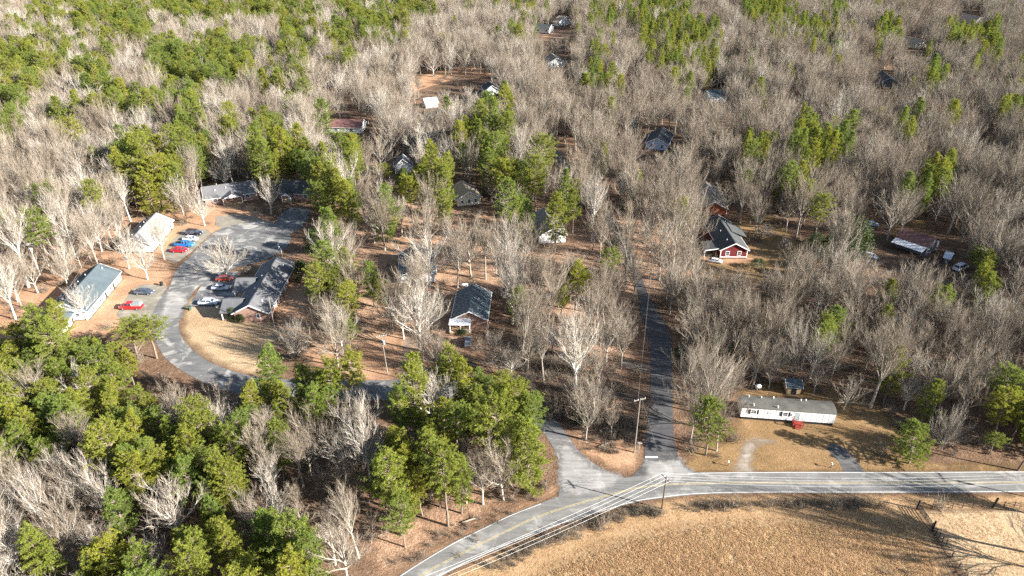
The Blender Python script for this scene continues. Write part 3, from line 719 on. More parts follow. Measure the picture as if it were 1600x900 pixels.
# ------------------------------------------------------------------ vehicles
def loft(m, st, n=None):
    """hull through cross sections: st = [(x, z bottom, z top, half width, top half width)]"""
    vs = []
    for x, zb, zt, hw, tw in st:
        zm = zb + (zt - zb) * .55
        vs += [(x, -hw * .92, zb), (x, -hw, zm), (x, -tw, zt), (x, tw, zt), (x, hw, zm), (x, hw * .92, zb)]
    fs = []
    for i in range(len(st) - 1):
        for k in range(6):
            k2 = (k + 1) % 6
            fs.append((i * 6 + k, i * 6 + k2, i * 6 + 6 + k2, i * 6 + 6 + k))
    fs += [tuple(range(5, -1, -1)), tuple(range((len(st) - 1) * 6, len(st) * 6))]
    return m.add(vs, fs)
def car(name, label, cat, px, yaw, kind, col, sc=1.08, cap=None, group=None):
    p = G(*px)
    r = thing(name, label, cat, (p.x, p.y, .03), R(yaw), group)
    r.scale = (sc,) * 3
    paintm = carpaint(name + '_paint', col)
    S = {'sedan': (4.7, .90, .62, .98, (-1.95, -1.15, .75, 1.35), 1.43, 1.35),
         'suv': (4.8, .95, .72, 1.08, (-2.15, -1.95, .85, 1.35), 1.78, 1.4),
         'pickup': (5.5, .95, .74, 1.10, (-.55, -.35, .95, 1.5), 1.80, 1.68)}[kind]
    L, hw, zs, zh, cab, zr, wb = S
    h = L / 2
    b = loft(MB(), [(-h, .38, zh - .12, hw * .84, hw * .74), (-h + .12, .3, zh - .02, hw * .95, hw * .84), (-h * .55, .24, zh, hw, hw * .9), (h * .3, .24, zh, hw, hw * .9),
                    (h * .62, .24, zh - .06, hw, hw * .87), (h - .22, .28, zh - .18, hw * .93, hw * .78), (h, .36, zh - .36, hw * .8, hw * .66)]).build('body', paintm, r)
    x0, x1, x2, x3 = cab
    m = MB()
    vs = [(x0, -hw * .86, zh - .03), (x0, hw * .86, zh - .03), (x3, hw * .86, zh - .05), (x3, -hw * .86, zh - .05),
          (x1, -hw * .68, zr - .05), (x1, hw * .68, zr - .05), (x2, hw * .68, zr - .05), (x2, -hw * .68, zr - .05)]
    m.add(vs, [(0, 1, 2, 3), (4, 5, 6, 7), (0, 1, 5, 4), (1, 2, 6, 5), (2, 3, 7, 6), (3, 0, 4, 7)]).build('cabin_glass', m_glass, r)
    m = MB()
    m.add([(x1 - .04, -hw * .69, zr - .05), (x1 - .04, hw * .69, zr - .05), (x2 + .04, hw * .69, zr - .05), (x2 + .04, -hw * .69, zr - .05),
           (x1 + .08, -hw * .6, zr + .02), (x1 + .08, hw * .6, zr + .02), (x2 - .1, hw * .6, zr + .02), (x2 - .1, -hw * .6, zr + .02)],
          [(0, 1, 2, 3), (4, 5, 6, 7), (0, 1, 5, 4), (1, 2, 6, 5), (2, 3, 7, 6), (3, 0, 4, 7)]).build('roof', paintm, r)
    for s in (-1, 1):
        for (xa, xb) in ((x0, x1), (x3, x2), ((x0 + x3) / 2, (x1 + x2) / 2)):
            MB().beam((xa, s * hw * .865, zh - .04), (xb, s * hw * .69, zr - .04), .09, .05).build('pillar', paintm, r)
    for sx in (-1, 1):
        for s in (-1, 1):
            x, y = sx * wb + (.05 if sx > 0 else -.02), s * (hw - .1)
            w = MB().tube([(x, y - .11, .33), (x, y + .11, .33)], .33, 14).build('wheel', m_tyre, r)
            MB().tube([(x, y + s * .09, .33), (x, y + s * .125, .33)], .2, 10).build('rim', m_rim, w)
    for s in (-1, 1):
        MB().box((h - .1, s * hw * .6, zh - .33), (.16, .34, .15)).build('headlight', m_lamp, r)
        MB().box((-h + .05, s * hw * .66, zh - .2), (.1, .26, .16)).build('taillight', m_tail, r)
        MB().box((x3 - .25, s * (hw + .09), zh + .06), (.14, .2, .13)).build('wing_mirror', paintm, r)
    if kind == 'pickup' and cap:
        m = MB()
        m.add([(-h + .08, -hw * .88, zh), (-h + .08, hw * .88, zh), (x0 - .04, hw * .88, zh), (x0 - .04, -hw * .88, zh),
               (-h + .3, -hw * .7, zr - .06), (-h + .3, hw * .7, zr - .06), (x0 - .08, hw * .72, zr), (x0 - .08, -hw * .72, zr)],
              [(0, 1, 2, 3), (4, 5, 6, 7), (0, 1, 5, 4), (1, 2, 6, 5), (2, 3, 7, 6), (3, 0, 4, 7)]).build('bed_cap', cap, r)
    elif kind == 'pickup':
        MB().box(((-h + x0) / 2 + .05, 0, zh + .012), (h + x0 - .4, hw * 1.5, .05)).build('truck_bed', m_black, r)
    return r
ga = 'cars parked in front of the grey roofed duplex'
car('pickup_truck', 'red pickup truck with grey bed cap at the left driveway', 'pickup truck', (206, 482), 180, 'pickup', (.50, .012, .016), cap=carpaint('cap_paint', (.22, .23, .23)))
car('sedan_car', 'dark blue grey sedan behind the red pickup', 'car', (226, 459), -3, 'sedan', (.045, .06, .085))
car('sedan_car', 'silver white sedan beside the tan lawn', 'car', (326, 475), 0, 'sedan', (.55, .60, .66))
car('sedan_car', 'silver car under the shade next to the brick house', 'car', (345, 452), -2, 'sedan', (.42, .46, .52), sc=1.0)
car('sedan_car', 'rusty orange red car half under the spreading bare tree', 'car', (352, 438), 6, 'sedan', (.28, .045, .02), sc=1.05)
car('suv', 'black SUV at the top of the row of parked cars', 'SUV', (304, 367), -6, 'suv', (.012, .012, .028), group=ga)
car('sedan_car', 'white car squeezed between the black SUV and blue pickup', 'car', (298, 375.5), -4, 'sedan', (.6, .63, .67), group=ga, sc=1.0)
car('pickup_truck', 'bright blue pickup truck between white and red cars', 'pickup truck', (289, 384.5), -4, 'pickup', (.02, .16, .48), group=ga)
car('sedan_car', 'bright red sedan at the bottom of the row of parked cars', 'car', (281, 393.5), -4, 'sedan', (.5, .008, .02), group=ga)
car('suv', 'dark grey vehicle parked below the metal roofed cottage', 'car', (731, 537), 92, 'suv', (.08, .085, .095), sc=.92)
car('sedan_car', 'small white car on the sandy drive by the red house', 'car', (1117, 410), -18, 'sedan', (.6, .6, .6), sc=.9)
car('sedan_car', 'white car beside the large grey bare tree on the right', 'car', (1358, 402), -50, 'sedan', (.7, .7, .7), sc=1.0)
car('sedan_car', 'pale blue car near the dark evergreen', 'car', (1360, 353), -10, 'sedan', (.4, .47, .55))
car('suv', 'white van parked right of the rusted roof shack', 'van', (1500, 421), 30, 'suv', (.72, .72, .72), sc=1.1)

# ------------------------------------------------------------------ poles, wires, small things
def pole(label, px, ytop, mat, arm=None, lamp=False, trans=False, lean=0.0, base=None, hgt=None):
    p = base or G(*px)
    h = hgt or top_at(p, ytop)
    r = thing('utility_pole', label, 'utility pole', (p.x, p.y, 0))
    t = Vector((lean * h, 0, h))
    MB().tube([(0, 0, -.1), t * .5, t], [.15, .12, .09], 9).build('pole', mat, r)
    tops = []
    if arm is not None:
        a = Vector((math.cos(R(arm)), math.sin(R(arm)), 0))
        c = t - Vector((0, 0, .5))
        MB().beam(c - a * 1.2 + Vector((.0, .14, 0)), c + a * 1.2 + Vector((0, .14, 0)), .12, .14).build('crossarm', mat, r)
        for k in (-1.1, -.4, .4, 1.1):
            q = c + a * k + Vector((0, .14, 0))
            MB().tube([q, q + Vector((0, 0, .28))], .05, 6).build('insulator', m_trim, r)
            tops.append(Vector((p.x, p.y, 0)) + q + Vector((0, 0, .28)))
    if trans:
        c = t * .82 + Vector((.32, -.1, 0))
        MB().tube([c - Vector((0, 0, .5)), c + Vector((0, 0, .5))], .28, 10).build('transformer', m_steel, r)
    if lamp:
        c = t * .9
        MB().beam(c, c + Vector((-.9, -.3, .2)), .07, .07).build('lamp_arm', m_steel, r)
        MB().box(c + Vector((-1.0, -.33, .17)), (.5, .25, .15)).build('lamp_head', m_trim, r)
    if not tops: tops = [Vector((p.x, p.y, 0)) + t * .98]
    return tops
def wire(label, a, b, sag, r=.014):
    m = MB()
    n = 20
    m.tube([a + (b - a) * (i / n) - Vector((0, 0, sag * 4 * (i / n) * (1 - i / n))) for i in range(n + 1)], r, 4)
    tag(m.build('power_line', m_wire if r > .015 else m_dwire), label, 'power line', 'power lines between utility poles')
pr = pole('dark wooden utility pole at the road junction', (1034, 795), 745, m_pole, arm=118)
pl = pole('utility pole standing off the road to the lower left', None, 0, m_pole, arm=118, base=Vector((-24, 63, 0)), hgt=8.2)
pe = pole('utility pole with transformer beyond the right end of the road', None, 0, m_pole, arm=90, trans=True, base=Vector((103.6, 89.4, 0)), hgt=11)
pm = pole('grey utility pole between the two side streets', (991, 707), 622, m_gpole, arm=20)
ps = pole('leaning silvery pole with transformer on bare clay', (606, 586), 523, m_gpole, trans=True, lean=-.05, arm=25)
pb = pole('pale utility pole with lamp beside the back lane', (1015, 447), 388, m_gpole, lamp=True)
ph = pole('thin pole beside the pink brick house', (430, 518), 464, m_gpole)
pk = pole('weathered pole with crossarm at the left wood edge', (216, 332), 281, m_gpole, arm=70)
for i in range(4):
    wire(('topmost', 'second', 'third', 'lowest')[i] + ' bright wire running along the road to the lower left', pr[i], pl[i], .9, .016)
    wire(('topmost', 'second', 'third', 'lowest')[i] + ' wire running along the road to the right', pr[i], pe[i] - Vector((0, 0, 1.6)), 1.6, .016)
for i in (0, 3): wire(('near', 'far')[i > 0] + ' thin wire crossing the trees between the leaning pole and grey pole', ps[i], pm[i], 1.2)
wire('wire along the back lane between two grey poles', pm[1], pb[0], 1.4)
wire('wire from the grey junction pole to the dark roadside pole', pm[2], pr[1], .5)
wire('wire from the thin pole to the leaning pole', ph[0], ps[0], 1.0)
for i in (1, 2): wire(('upper', 'lower')[i - 1] + ' wire from the weathered pole down into the left woods', pk[i], G(60, 520, 7 - i), 1.5)

hp = G(441, 400)
hr = thing('basketball_hoop', 'white basketball hoop at the edge of the cul-de-sac', 'basketball hoop', hp, R(200))
MB().tube([(0, 0, 0), (0, 0, 2.6), (.5, 0, 3.2)], .08, 8).build('post', m_trim, hr)
MB().box((.6, 0, 3.35), (.08, 1.5, 1.0)).build('backboard', m_white, hr)
MB().tube([(.85 + .23 * math.cos(t), .23 * math.sin(t), 3.05) for t in np.linspace(0, 6.283, 13)], .02, 5).build('rim', m_porch, hr)
def bin_(label, px, mat):
    r = thing('wheelie_bin', label, 'bin', G(*px), R(rng.uniform(0, 360)))
    MB().add([(x * k, y * k, z) for z, k in ((.08, .8), (1.0, 1.0)) for x, y in ((-.32, -.36), (.32, -.36), (.32, .36), (-.32, .36))], [(0, 1, 2, 3), (4, 5, 6, 7), (0, 1, 5, 4), (1, 2, 6, 5), (2, 3, 7, 6), (3, 0, 4, 7)]).build('body', mat, r)
    MB().box((0, .02, 1.05), (.7, .8, .09)).build('lid', mat, r)
    for s in (-1, 1): MB().tube([(s * .3 - .04, .33, .12), (s * .3 + .04, .33, .12)], .12, 8).build('wheel', m_tyre, r)
bin_('dark green bin at the kerb of the tan lawn', (297, 484), m_bin)
bin_('black bin by the street opposite the spreading bare tree', (253, 446), m_black)
bin_('turquoise bin in the clay yard near the big white tree', (603, 470), m_turq)
def mailbox(label, px):
    r = thing('mailbox', label, 'mailbox', G(*px), R(90))
    MB().box((0, 0, .5), (.1, .1, 1.0)).build('post', m_pole, r)
    MB().tube([(-.25, 0, 1.12), (.25, 0, 1.12)], .13, 8).build('box', m_trim, r)
mailbox('mailbox on a short post beside the gravel drive', (1137, 728))
mailbox('mailbox at the mouth of the shaded driveway', (1298, 731))
def tank(label, px, L, yaw):
    r = thing('propane_tank', label, 'propane tank', G(*px), R(yaw))
    MB().tube([(-L / 2, 0, .75), (-L / 2 + .15, 0, .75), (L / 2 - .15, 0, .75), (L / 2, 0, .75)], [.25, .5, .5, .25], 12).build('tank', m_tank, r, True)
    for x in (-L / 4, L / 4): MB().box((x, 0, .14), (.15, .8, .3)).build('foot', m_steel, r)
tank('white propane tank left of the garden shed', (1184, 608), 1.3, 10)
tank('white propane tank behind the metal roofed cottage', (726, 449), 2.0, 0)
p = G(998, 708)
r = thing('street_sign', 'pale street name sign on a post at the back lane mouth', 'sign', p, R(-10))
MB().tube([(0, 0, 0), (0, 0, 2.5)], .04, 6).build('post', m_steel, r)
for a in (0, 1): MB().box((0, 0, 2.35 + .22 * a), (.9 if a else .03, .03 if a else .9, .2)).build('sign_panel', m_sheet, r)

def fence_run(label, pts, h, n, name='rail_fence', mat=None, rails=2):
    r = thing(name, label, 'fence', pts[0])
    P = [p - pts[0] for p in pts]
    mat = mat or m_pole
    posts = []
    for i in range(len(P) - 1):
        k = n if isinstance(n, int) else n[i]
        posts += [P[i] + (P[i + 1] - P[i]) * (j / k) for j in range(k)]
    posts.append(P[-1])
    for q in posts: MB().tube([q, q + Vector((rng.uniform(-.05, .05), 0, h + rng.uniform(0, .15)))], .07, 6).build('fence_post', mat, r)
    for q, s in zip(posts, posts[1:]):
        for z in [h * (k + 1) / (rails + .15) for k in range(rails)]:
            MB().beam(q + Vector((0, 0, z)), s + Vector((0, 0, z)), .03 if rails > 2 else .05, .03 if rails > 2 else .12).build('fence_rail', mat, r)
fence_run('dark rail fence below the red house yard', [G(1160, 430), G(1205, 436), G(1258, 438)], 1.3, 5)
fence_run('wire field fence running down from the black gate', [G(1457, 829), G(1477, 853), G(1520, 925)], 1.3, 4, 'wire_fence', m_black, 4)
fence_run('wire fence between mown verge and paddock', [G(1440, 796), G(1551, 792.5), G(1700, 792)], 1.25, [7, 9], 'wire_fence', m_pole, 3)
def post(label, px, h, w=.16, lean=0):
    r = thing('gate_post', label, 'post', G(*px))
    MB().tube([(0, 0, 0), (lean * h, 0, h)], w, 8).build('post', m_black, r)
    MB().tube([(lean * h, 0, h - .02), (lean * h, 0, h + .06)], [w * 1.1, w * .7], 8).build('cap', m_black, r)
post('thick dark post at the upper end of the black gate', (1432.5, 796), 2.2)
post('thick dark post at the lower end of the black gate', (1456.5, 829), 2.2)
post('lone leaning dark post beside the road verge', (1551, 793), 2.3, .17, .1)
a, e = G(1434, 797.5), G(1455.5, 827.5)
gt = thing('farm_gate', 'black tubular farm gate casting a barred shadow', 'gate', a, math.atan2(e.y - a.y, e.x - a.x), land='black farm gate')
gl = (e - a).length
for k in range(6): MB().tube([(.15, 0, .25 + k * .23), (gl - .15, 0, .25 + k * .23)], .05, 6).build('gate_bar', m_black, gt)
for x in (.13, gl * .5, gl - .13): MB().tube([(x, 0.0, .15), (x, 0.0, 1.5)], .06, 6).build('gate_upright', m_black, gt)
# small bench-like frame in the verge right of the pole
fr = thing('pipe_frame', 'low black pipe frame in the verge right of the dark pole', 'frame', G(1078, 800), R(-4))
for x0 in (-1.6, .6): MB().tube([(x0, 0, 0), (x0, 0, .8), (x0 + 1.1, 0, .8), (x0 + 1.1, 0, 0)], .05, 6).build('hoop', m_black, fr)

# ------------------------------------------------------------------ trees: a few of each kind, modelled once
def spike(m, p, d, L, r, bend=0.0):
    """thin three sided twig from p along d"""
    a = d.cross(Vector((.3, .2, 1))).normalized()
    b2 = d.cross(a)
    m.add([p + a * r, p + (a * -.5 + b2 * .87) * r, p + (a * -.5 - b2 * .87) * r, p + d * L + Vector((0, 0, bend * L))], [(0, 1, 3), (1, 2, 3), (2, 0, 3)])
def rdir(d, ang, g):
    a = d.cross(Vector((g.uniform(-1, 1), g.uniform(-1, 1), g.uniform(-1, 1)))).normalized()
    return (d * math.cos(ang) + a * math.sin(ang)).normalized()
def bare_tree(seed, Ht, W, fork, spread, twiggy=1.0, stems=1, gnarl=.12):
    """returns (trunk and limbs, twigs)"""
    g = random.Random(seed)
    T, K = MB(), MB()
    for st in range(stems):
        lean = Vector((g.uniform(-.06, .06), g.uniform(-.06, .06), 0)) if stems == 1 else Vector((math.cos(st * 2.4 + seed), math.sin(st * 2.4 + seed), 0)) * g.uniform(.12, .22)
        n = 7
        r0 = Ht * g.uniform(.0125, .0155) * (1 if stems == 1 else .72)
        tp, tr = [], []
        for i in range(n + 1):
            t = i / n
            wob = Vector((g.uniform(-1, 1), g.uniform(-1, 1), 0)) * gnarl * Ht * .09 * t
            tp.append(lean * Ht * t + wob + Vector((0, 0, Ht * .84 * t - (0.15 if i == 0 else 0))))
            tr.append(r0 * (1.25 if i == 0 else (1 - t) ** .8 + .07))
        T.tube(tp, tr, 7)
        def at(t):
            i = min(int(t * n), n - 1); k = t * n - i
            return tp[i].lerp(tp[i + 1], k), tr[i] * (1 - k) + tr[i + 1] * k
        nl = g.randint(11, 14) if stems == 1 else 7
        ends = []
        for j in range(nl):
            th = math.acos(1 - (j + .5) / nl * (1 - math.cos(spread)))
            az = j * 2.4 + g.uniform(-.4, .4) + seed + st
            t = fork + (.66 - fork) * (1 - th / spread) * g.uniform(.7, 1.0)
            p, rr = at(t)
            c0 = Vector((p.x, p.y, Ht * (fork + .06)))
            e = c0 + Vector((math.cos(az) * math.sin(th) * W / 2, math.sin(az) * math.sin(th) * W / 2, (Ht - c0.z) * math.cos(th) ** .8)) * g.uniform(.78, 1.04)
            v = e - p; L = v.length
            q1 = p + Vector((v.x * .22, v.y * .22, v.z * .22 + L * .10))
            pts, rad = [], []
            r1 = min(rr * .7, r0 * .44)
            for k in range(6):
                u = k / 5
                q = p * (1 - u) ** 2 + q1 * 2 * u * (1 - u) + e * u * u
                if 0 < k: q = q + Vector((g.uniform(-1, 1), g.uniform(-1, 1), g.uniform(-.6, .6))) * gnarl * L * .28 * u
                pts.append(q); rad.append(r1 * (1 - u) ** 1.1 + .014)
            T.tube(pts, rad, 5, False)
            ends.append((pts, rad, L))
        ends.append(([tp[k] for k in range(n - 3, n + 1)], tr[n - 3:], Ht * .35))
        for pts, rad, L in ends:
            nb = max(6, int(L / .62))
            for k in range(nb):
                t = .22 + .78 * (k + g.random()) / nb
                x = t * (len(pts) - 1); i = min(int(x), len(pts) - 2)
                p = pts[i].lerp(pts[i + 1], x - i)
                d = (pts[i + 1] - pts[i]).normalized()
                bd = rdir(d, g.uniform(.3, .8), g); bd.z += .3; bd.normalize()
                bl = L * g.uniform(.2, .36) * (1.15 - .55 * t) + .5
                mid = p + bd * bl * .5; e = mid + (bd + Vector((0, 0, .25))).normalized() * bl * .5
                rb = max(.022, rad[i] * .4)
                T.tube([p, mid, e], [rb, rb * .7, .012], 4, False)
                nt2 = int((3 + bl * 2.3) * twiggy)
                for w in range(nt2):
                    s = .15 + .85 * (w + g.random()) / nt2
                    tp0 = p.lerp(mid, s * 2) if s < .5 else mid.lerp(e, s * 2 - 1)
                    td = rdir(bd, g.uniform(.2, .62), g); td.z += .3; td.normalize()
                    tl = g.uniform(.8, 1.7)
                    spike(K, tp0, td, tl, .0155, .1)
                    for f in range(2):
                        fd = rdir(td, g.uniform(.2, .55), g); fd.z += .2; fd.normalize()
                        spike(K, tp0 + td * tl * g.uniform(.15, .8), fd, g.uniform(.5, 1.0), .0115, .12)
    return T, K
def pine_tree(seed, Ht, W, base, roundness=.6, tuft=1.0, droop=0.0):
    g = random.Random(seed)
    T, K = MB(), MB()
    n = 6
    tp = [Vector((g.uniform(-.12, .12) * (i > 0), g.uniform(-.12, .12) * (i > 0), Ht * .97 * i / n - (.15 if i == 0 else 0))) for i in range(n + 1)]
    T.tube(tp, [Ht * .0135 * (1 - .93 * i / n) + .02 for i in range(n + 1)], 7)
    def at(z):
        x = min(max(z / (Ht * .97) * n, 0), n - .001); i = int(x)
        return tp[i].lerp(tp[i + 1], x - i)
    z = base * Ht
    k = 0
    lob = [(g.uniform(0, 6.28), g.uniform(.75, 1.2)) for _ in range(5)]
    while z < Ht * .985:
        t = (z / Ht - base) / (1 - base)
        prof = (.55 + .45 * min(1, t / .3)) if t < .3 else max(.1, (1 - ((t - .3) / .72) ** (1 + roundness * 1.4))) ** (.65)
        for j in range(g.randint(5, 6)):
            az = k * 2.4 + g.uniform(-.4, .4); k += 1
            lb = 1 + .22 * math.sin(az * 2 + lob[0][0]) + .15 * math.sin(az * 3 + z * .9 + lob[1][0])
            L = W / 2 * prof * g.uniform(.68, 1.08) * lb
            up = -.12 - droop + .95 * t + g.uniform(-.15, .2)
            d = Vector((math.cos(az) * math.cos(up), math.sin(az) * math.cos(up), math.sin(up)))
            p = at(z)
            mid = p + d * L * .55
            e = mid + (d + Vector((0, 0, .3))).normalized() * L * .45
            T.tube([p, mid, e], [.05 + .012 * L, .035, .012], 4, False)
            nt2 = max(3, int(L * 3.1))
            for w in range(nt2):
                s = .28 + .72 * (w + g.random()) / nt2
                c = p.lerp(mid, s / .55) if s < .55 else mid.lerp(e, (s - .55) / .45)
                c = c + Vector((g.gauss(0, .2), g.gauss(0, .2), g.gauss(.05, .1))) * min(1, L / 2.2)
                ax = (d + Vector((g.gauss(0, .35), g.gauss(0, .35), .35))).normalized()
                for f in range(int(14 * tuft)):
                    dirv = Vector((g.gauss(0, 1), g.gauss(0, 1), g.gauss(0, 1)))
                    dirv = (dirv.normalized() + ax * .9).normalized()
                    ln = g.uniform(.3, .6)
                    sd = dirv.cross(Vector((g.uniform(-1, 1), g.uniform(-1, 1), g.uniform(-1, 1)))).normalized() * g.uniform(.032, .06)
                    K.add([c - sd * .5, c + dirv * ln * .55 + sd, c + dirv * ln, c + dirv * ln * .5 - sd], [(0, 1, 2, 3)])
        z += g.uniform(.5, .82) * (1.15 - .4 * t)
    return T, K
def broadleaf(seed, Ht, W):
    g = random.Random(seed)
    T, K = MB(), MB()
    T.tube([(0, 0, -.1), (.05, 0, Ht * .5), (0, .1, Ht * .9)], [Ht * .018, Ht * .012, .03], 7)
    for c in range(150):
        az, t = g.uniform(0, 6.283), g.random() ** .8
        z = Ht * (.1 + .88 * t)
        rr = W / 2 * min(1, (1.08 - t) * 1.5) ** .7 * g.uniform(.55, 1.0)
        ctr = Vector((math.cos(az) * rr, math.sin(az) * rr, z))
        T.tube([(0, 0, max(.3, z - rr * .5)), ctr], [.035, .012], 4, False)
        for f in range(34):
            p = ctr + Vector((g.gauss(0, .42), g.gauss(0, .42), g.gauss(0, .34)))
            nrm = Vector((g.gauss(0, 1), g.gauss(0, 1), g.gauss(.6, 1))).normalized()
            a = nrm.cross(Vector((g.uniform(-1, 1), g.uniform(-1, 1), .2))).normalized() * g.uniform(.13, .2)
            b2 = nrm.cross(a) * .55
            K.add([p - a, p - b2, p + a, p + b2], [(0, 1, 2, 3)])
    return T, K
def brush(seed, Ht, W):
    g = random.Random(seed)
    K = MB()
    for s in range(26):
        az, up = g.uniform(0, 6.283), g.uniform(.5, 1.45)
        d = Vector((math.cos(az) * math.cos(up), math.sin(az) * math.cos(up), math.sin(up)))
        L = Ht * g.uniform(.6, 1.05)
        o = Vector((g.gauss(0, W * .16), g.gauss(0, W * .16), 0))
        spike(K, o, d, L, .03, .05)
        for w in range(9):
            t = g.uniform(.25, .95)
            td = rdir(d, g.uniform(.4, 1.0), g)
            spike(K, o + d * L * t, td, g.uniform(.3, .8), .019, .1)
    return K
BARE_SPEC = [(16, 10, .30, 1.15), (17, 8.5, .40, 1.0), (15, 12, .24, 1.4), (18, 9, .45, .95), (14, 10, .26, 1.25), (16, 13, .22, 1.45), (19, 8.5, .5, 1.0), (13, 9, .22, 1.3), (17, 11, .34, 1.2), (19, 6, .5, .8), (16, 7, .38, .9)]
bare_protos = []
for i, (h, w, fk, spd) in enumerate(BARE_SPEC):
    T, K = bare_tree(11 + i * 7, h, w, fk, spd)
    for tag_, (mb_, mt_) in (('', (m_bark, m_twig)), ('pale', (m_pale, m_ptwig))):
        bare_protos.append((h, w, T.mesh('bare_trunk', mb_), K.mesh('bare_crown', mt_)))
low_protos = []
for i in range(3):
    T, K = bare_tree(301 + i, 9, 12, .10, 1.5, 1.15, stems=3 if i else 1, gnarl=.2)
    low_protos.append((9, 12, T.mesh('bare_trunk', m_bark), K.mesh('bare_crown', m_ptwig)))
pine_protos = []
for i, (h, w, bf, rd, dr) in enumerate([(16, 7, .22, .35, 0), (15, 7.5, .12, .15, .08), (18, 8, .42, .8, 0), (19, 8.5, .52, 1.0, 0), (14, 6.2, .1, .05, .12), (16, 8, .3, .6, 0), (17, 6, .18, .1, .05), (18, 7, .48, .7, 0)]):
    T, K = pine_tree(51 + i * 3, h, w, bf, rd, droop=dr)
    pine_protos.append((h, w, T.mesh('pine_trunk', m_pbark), K.mesh('pine_crown', m_needle)))
leaf_protos = []
for i, (h, w) in enumerate([(10, 9), (7, 5)]):
    T, K = broadleaf(91 + i, h, w)
    leaf_protos.append((h, w, T.mesh('evergreen_trunk', m_bark), K.mesh('evergreen_crown', m_leaf)))
_bk = [brush(131 + i, 2.4, 3.0) for i in range(4)]
brush_meshes = [k.mesh('brush', m_brush) for k in _bk]
pale_brush = [k.mesh('pale_brush', m_twig) for k in _bk]

def tuft_mesh(seed, h, w, n):
    g = random.Random(seed); m = MB()
    for k in range(n):
        az = g.uniform(0, 6.283); t = g.uniform(.1, .7)
        d = Vector((math.cos(az) * math.sin(t), math.sin(az) * math.sin(t), math.cos(t)))
        o = Vector((g.gauss(0, w * .35), g.gauss(0, w * .35), -.02))
        sd = d.cross(Vector((math.sin(az * 3), math.cos(az * 3), .3))).normalized() * .045
        L = h * g.uniform(.5, 1.1)
        m.add([o - sd, o + sd, o + d * L], [(0, 1, 2)])
    return m.mesh('grass_tuft', m_blade)
tuft_meshes = [tuft_mesh(i, .34, .55, 16) for i in range(3)]

# ------------------------------------------------------------------ where the trees stand
ROWS = """BpPPPPPPPP|PPpPPPpBBB|pB.PpPPBBP|PBpBBBBBBB
pppPPPBBpB|BPpPPpBBBB|pT.pTPPPBB|pPpBPB.PPB
PppppBPPPP|pPBPBBBBBB|B.BpBPPpDB|BBpBBB.BpB
PPBPpBpPPP|pPBBBBT.BT|BBpPBBpBBB|pBBBTBPBBp
PBBpPPpPBB|BBT.BBB.Bp|BBBB.TTT.B|BBBBBBBpBP
pBpBpBBPBp|PBB..BBBpP|BBBB...BBB|BPpBBpBT.B
BBBpBPPPBB|PPpPB.TTpP|BB.BBBB.BP|ppPBBBBBBB
BBBBpPPB.B|B.PPBPPPTP|PBBBBBBT.p|ppBBBBPBBB
BBBBBSSBB.|B.pPBTpP.T|PPpBBBBB.B|TpBBBBBBBB
BBBBS.....|..BBBTBBTT|PT.BTTBB..|..DDB..TBB
BpBS.....B|.DPPPTBBTB|T.TBTTBT..|..DS....PB
B.........|..PPPTBBTB|BTpBTTBBB.|TBBBSSSTpB
...B......|..pp.BB..B|BBBBT..BBB|BTTBBBpSBB
.pPPP.....|SSBp.BB.SS|BSBBT..TBB|BBpTBBTTBB
PPPPPP....|PS.P..PPPS|STBBS..BTT|BBBSBBTSpB
PPPPPP...P|PPPP..PPPP|SSBB...BBS|B..BBSBTBB
PPPPPPpppP|PPPB.PT.PP|PSBBS..BBS|...SBPTTBP
PPPPPPPPpP|pBBBBSPPSP|PSSSS..BB.|....BPTTBP
PPpPPPpPPB|BBSBBPPPBP|PP.S...S..|....PPPSSP
BBBBpPTPPB|BBSBSPPPBp|P.........|..........
BBBBBSTTPB|BSSBSPPPB.|..........|..........
BBBBpSPSPB|PBBBSpTP..|..........|..........
pPBBPBBPPB|PPBBST....|..........|..........
BPBPPPBBSP|PPPS......|..........|..........""".replace('|', '').split('\n')
for _r in range(5):
    ROWS[_r] = ROWS[_r].replace('.', 'B' if _r < 2 else 'T')
CLEAR = [  # seen houses, cars and roads: no crown is put in front of these
    (100, 405, 190, 520), (200, 325, 330, 400), (318, 282, 400, 350), (430, 282, 480, 350), (205, 440, 480, 600), (360, 345, 470, 400),
    (700, 440, 775, 545), (708, 280, 752, 332), (843, 340, 886, 390), (1105, 330, 1200, 415), (1004, 195, 1050, 240), (1100, 285, 1125, 318),
    (1150, 585, 1320, 740), (990, 465, 1055, 690), (860, 665, 1120, 760), (1400, 360, 1470, 400), (612, 238, 645, 264), (855, 82, 888, 104),
    (838, 34, 895, 58), (866, 18, 895, 42), (590, 505, 625, 610), (1350, 395, 1368, 412), (1350, 345, 1370, 360), (1485, 408, 1525, 430), (1378, 104, 1402, 132),
    (1414, 52, 1446, 82), (755, 124, 778, 146), (655, 150, 684, 168), (1098, 136, 1136, 160), (1500, 16, 1538, 36), (510, 180, 575, 215), (660, 110, 760, 130), (868, 240, 890, 265),
    (675, 375, 698, 440), (600, 370, 625, 420)]
TREES = []      # (kind, x, y, height, width, prototype index, spin)
def near_ok(x, y, r):
    for k, tx, ty, *_ in TREES:
        if (tx - x) ** 2 + (ty - y) ** 2 < r * r: return False
    return True
def T(kind, bx, by, ty, w, proto=None):
    b = G(bx, by)
    h = top_at(b, ty)
    fw = b.y * cp + (CAM_H - h * .6) * sp
    W = w * fw / FOCAL
    if kind != 'low': h = max(h - W * .22, h * .72)
    TREES.append((kind, b.x, b.y, h, W, proto, rng.uniform(0, 6.28)))
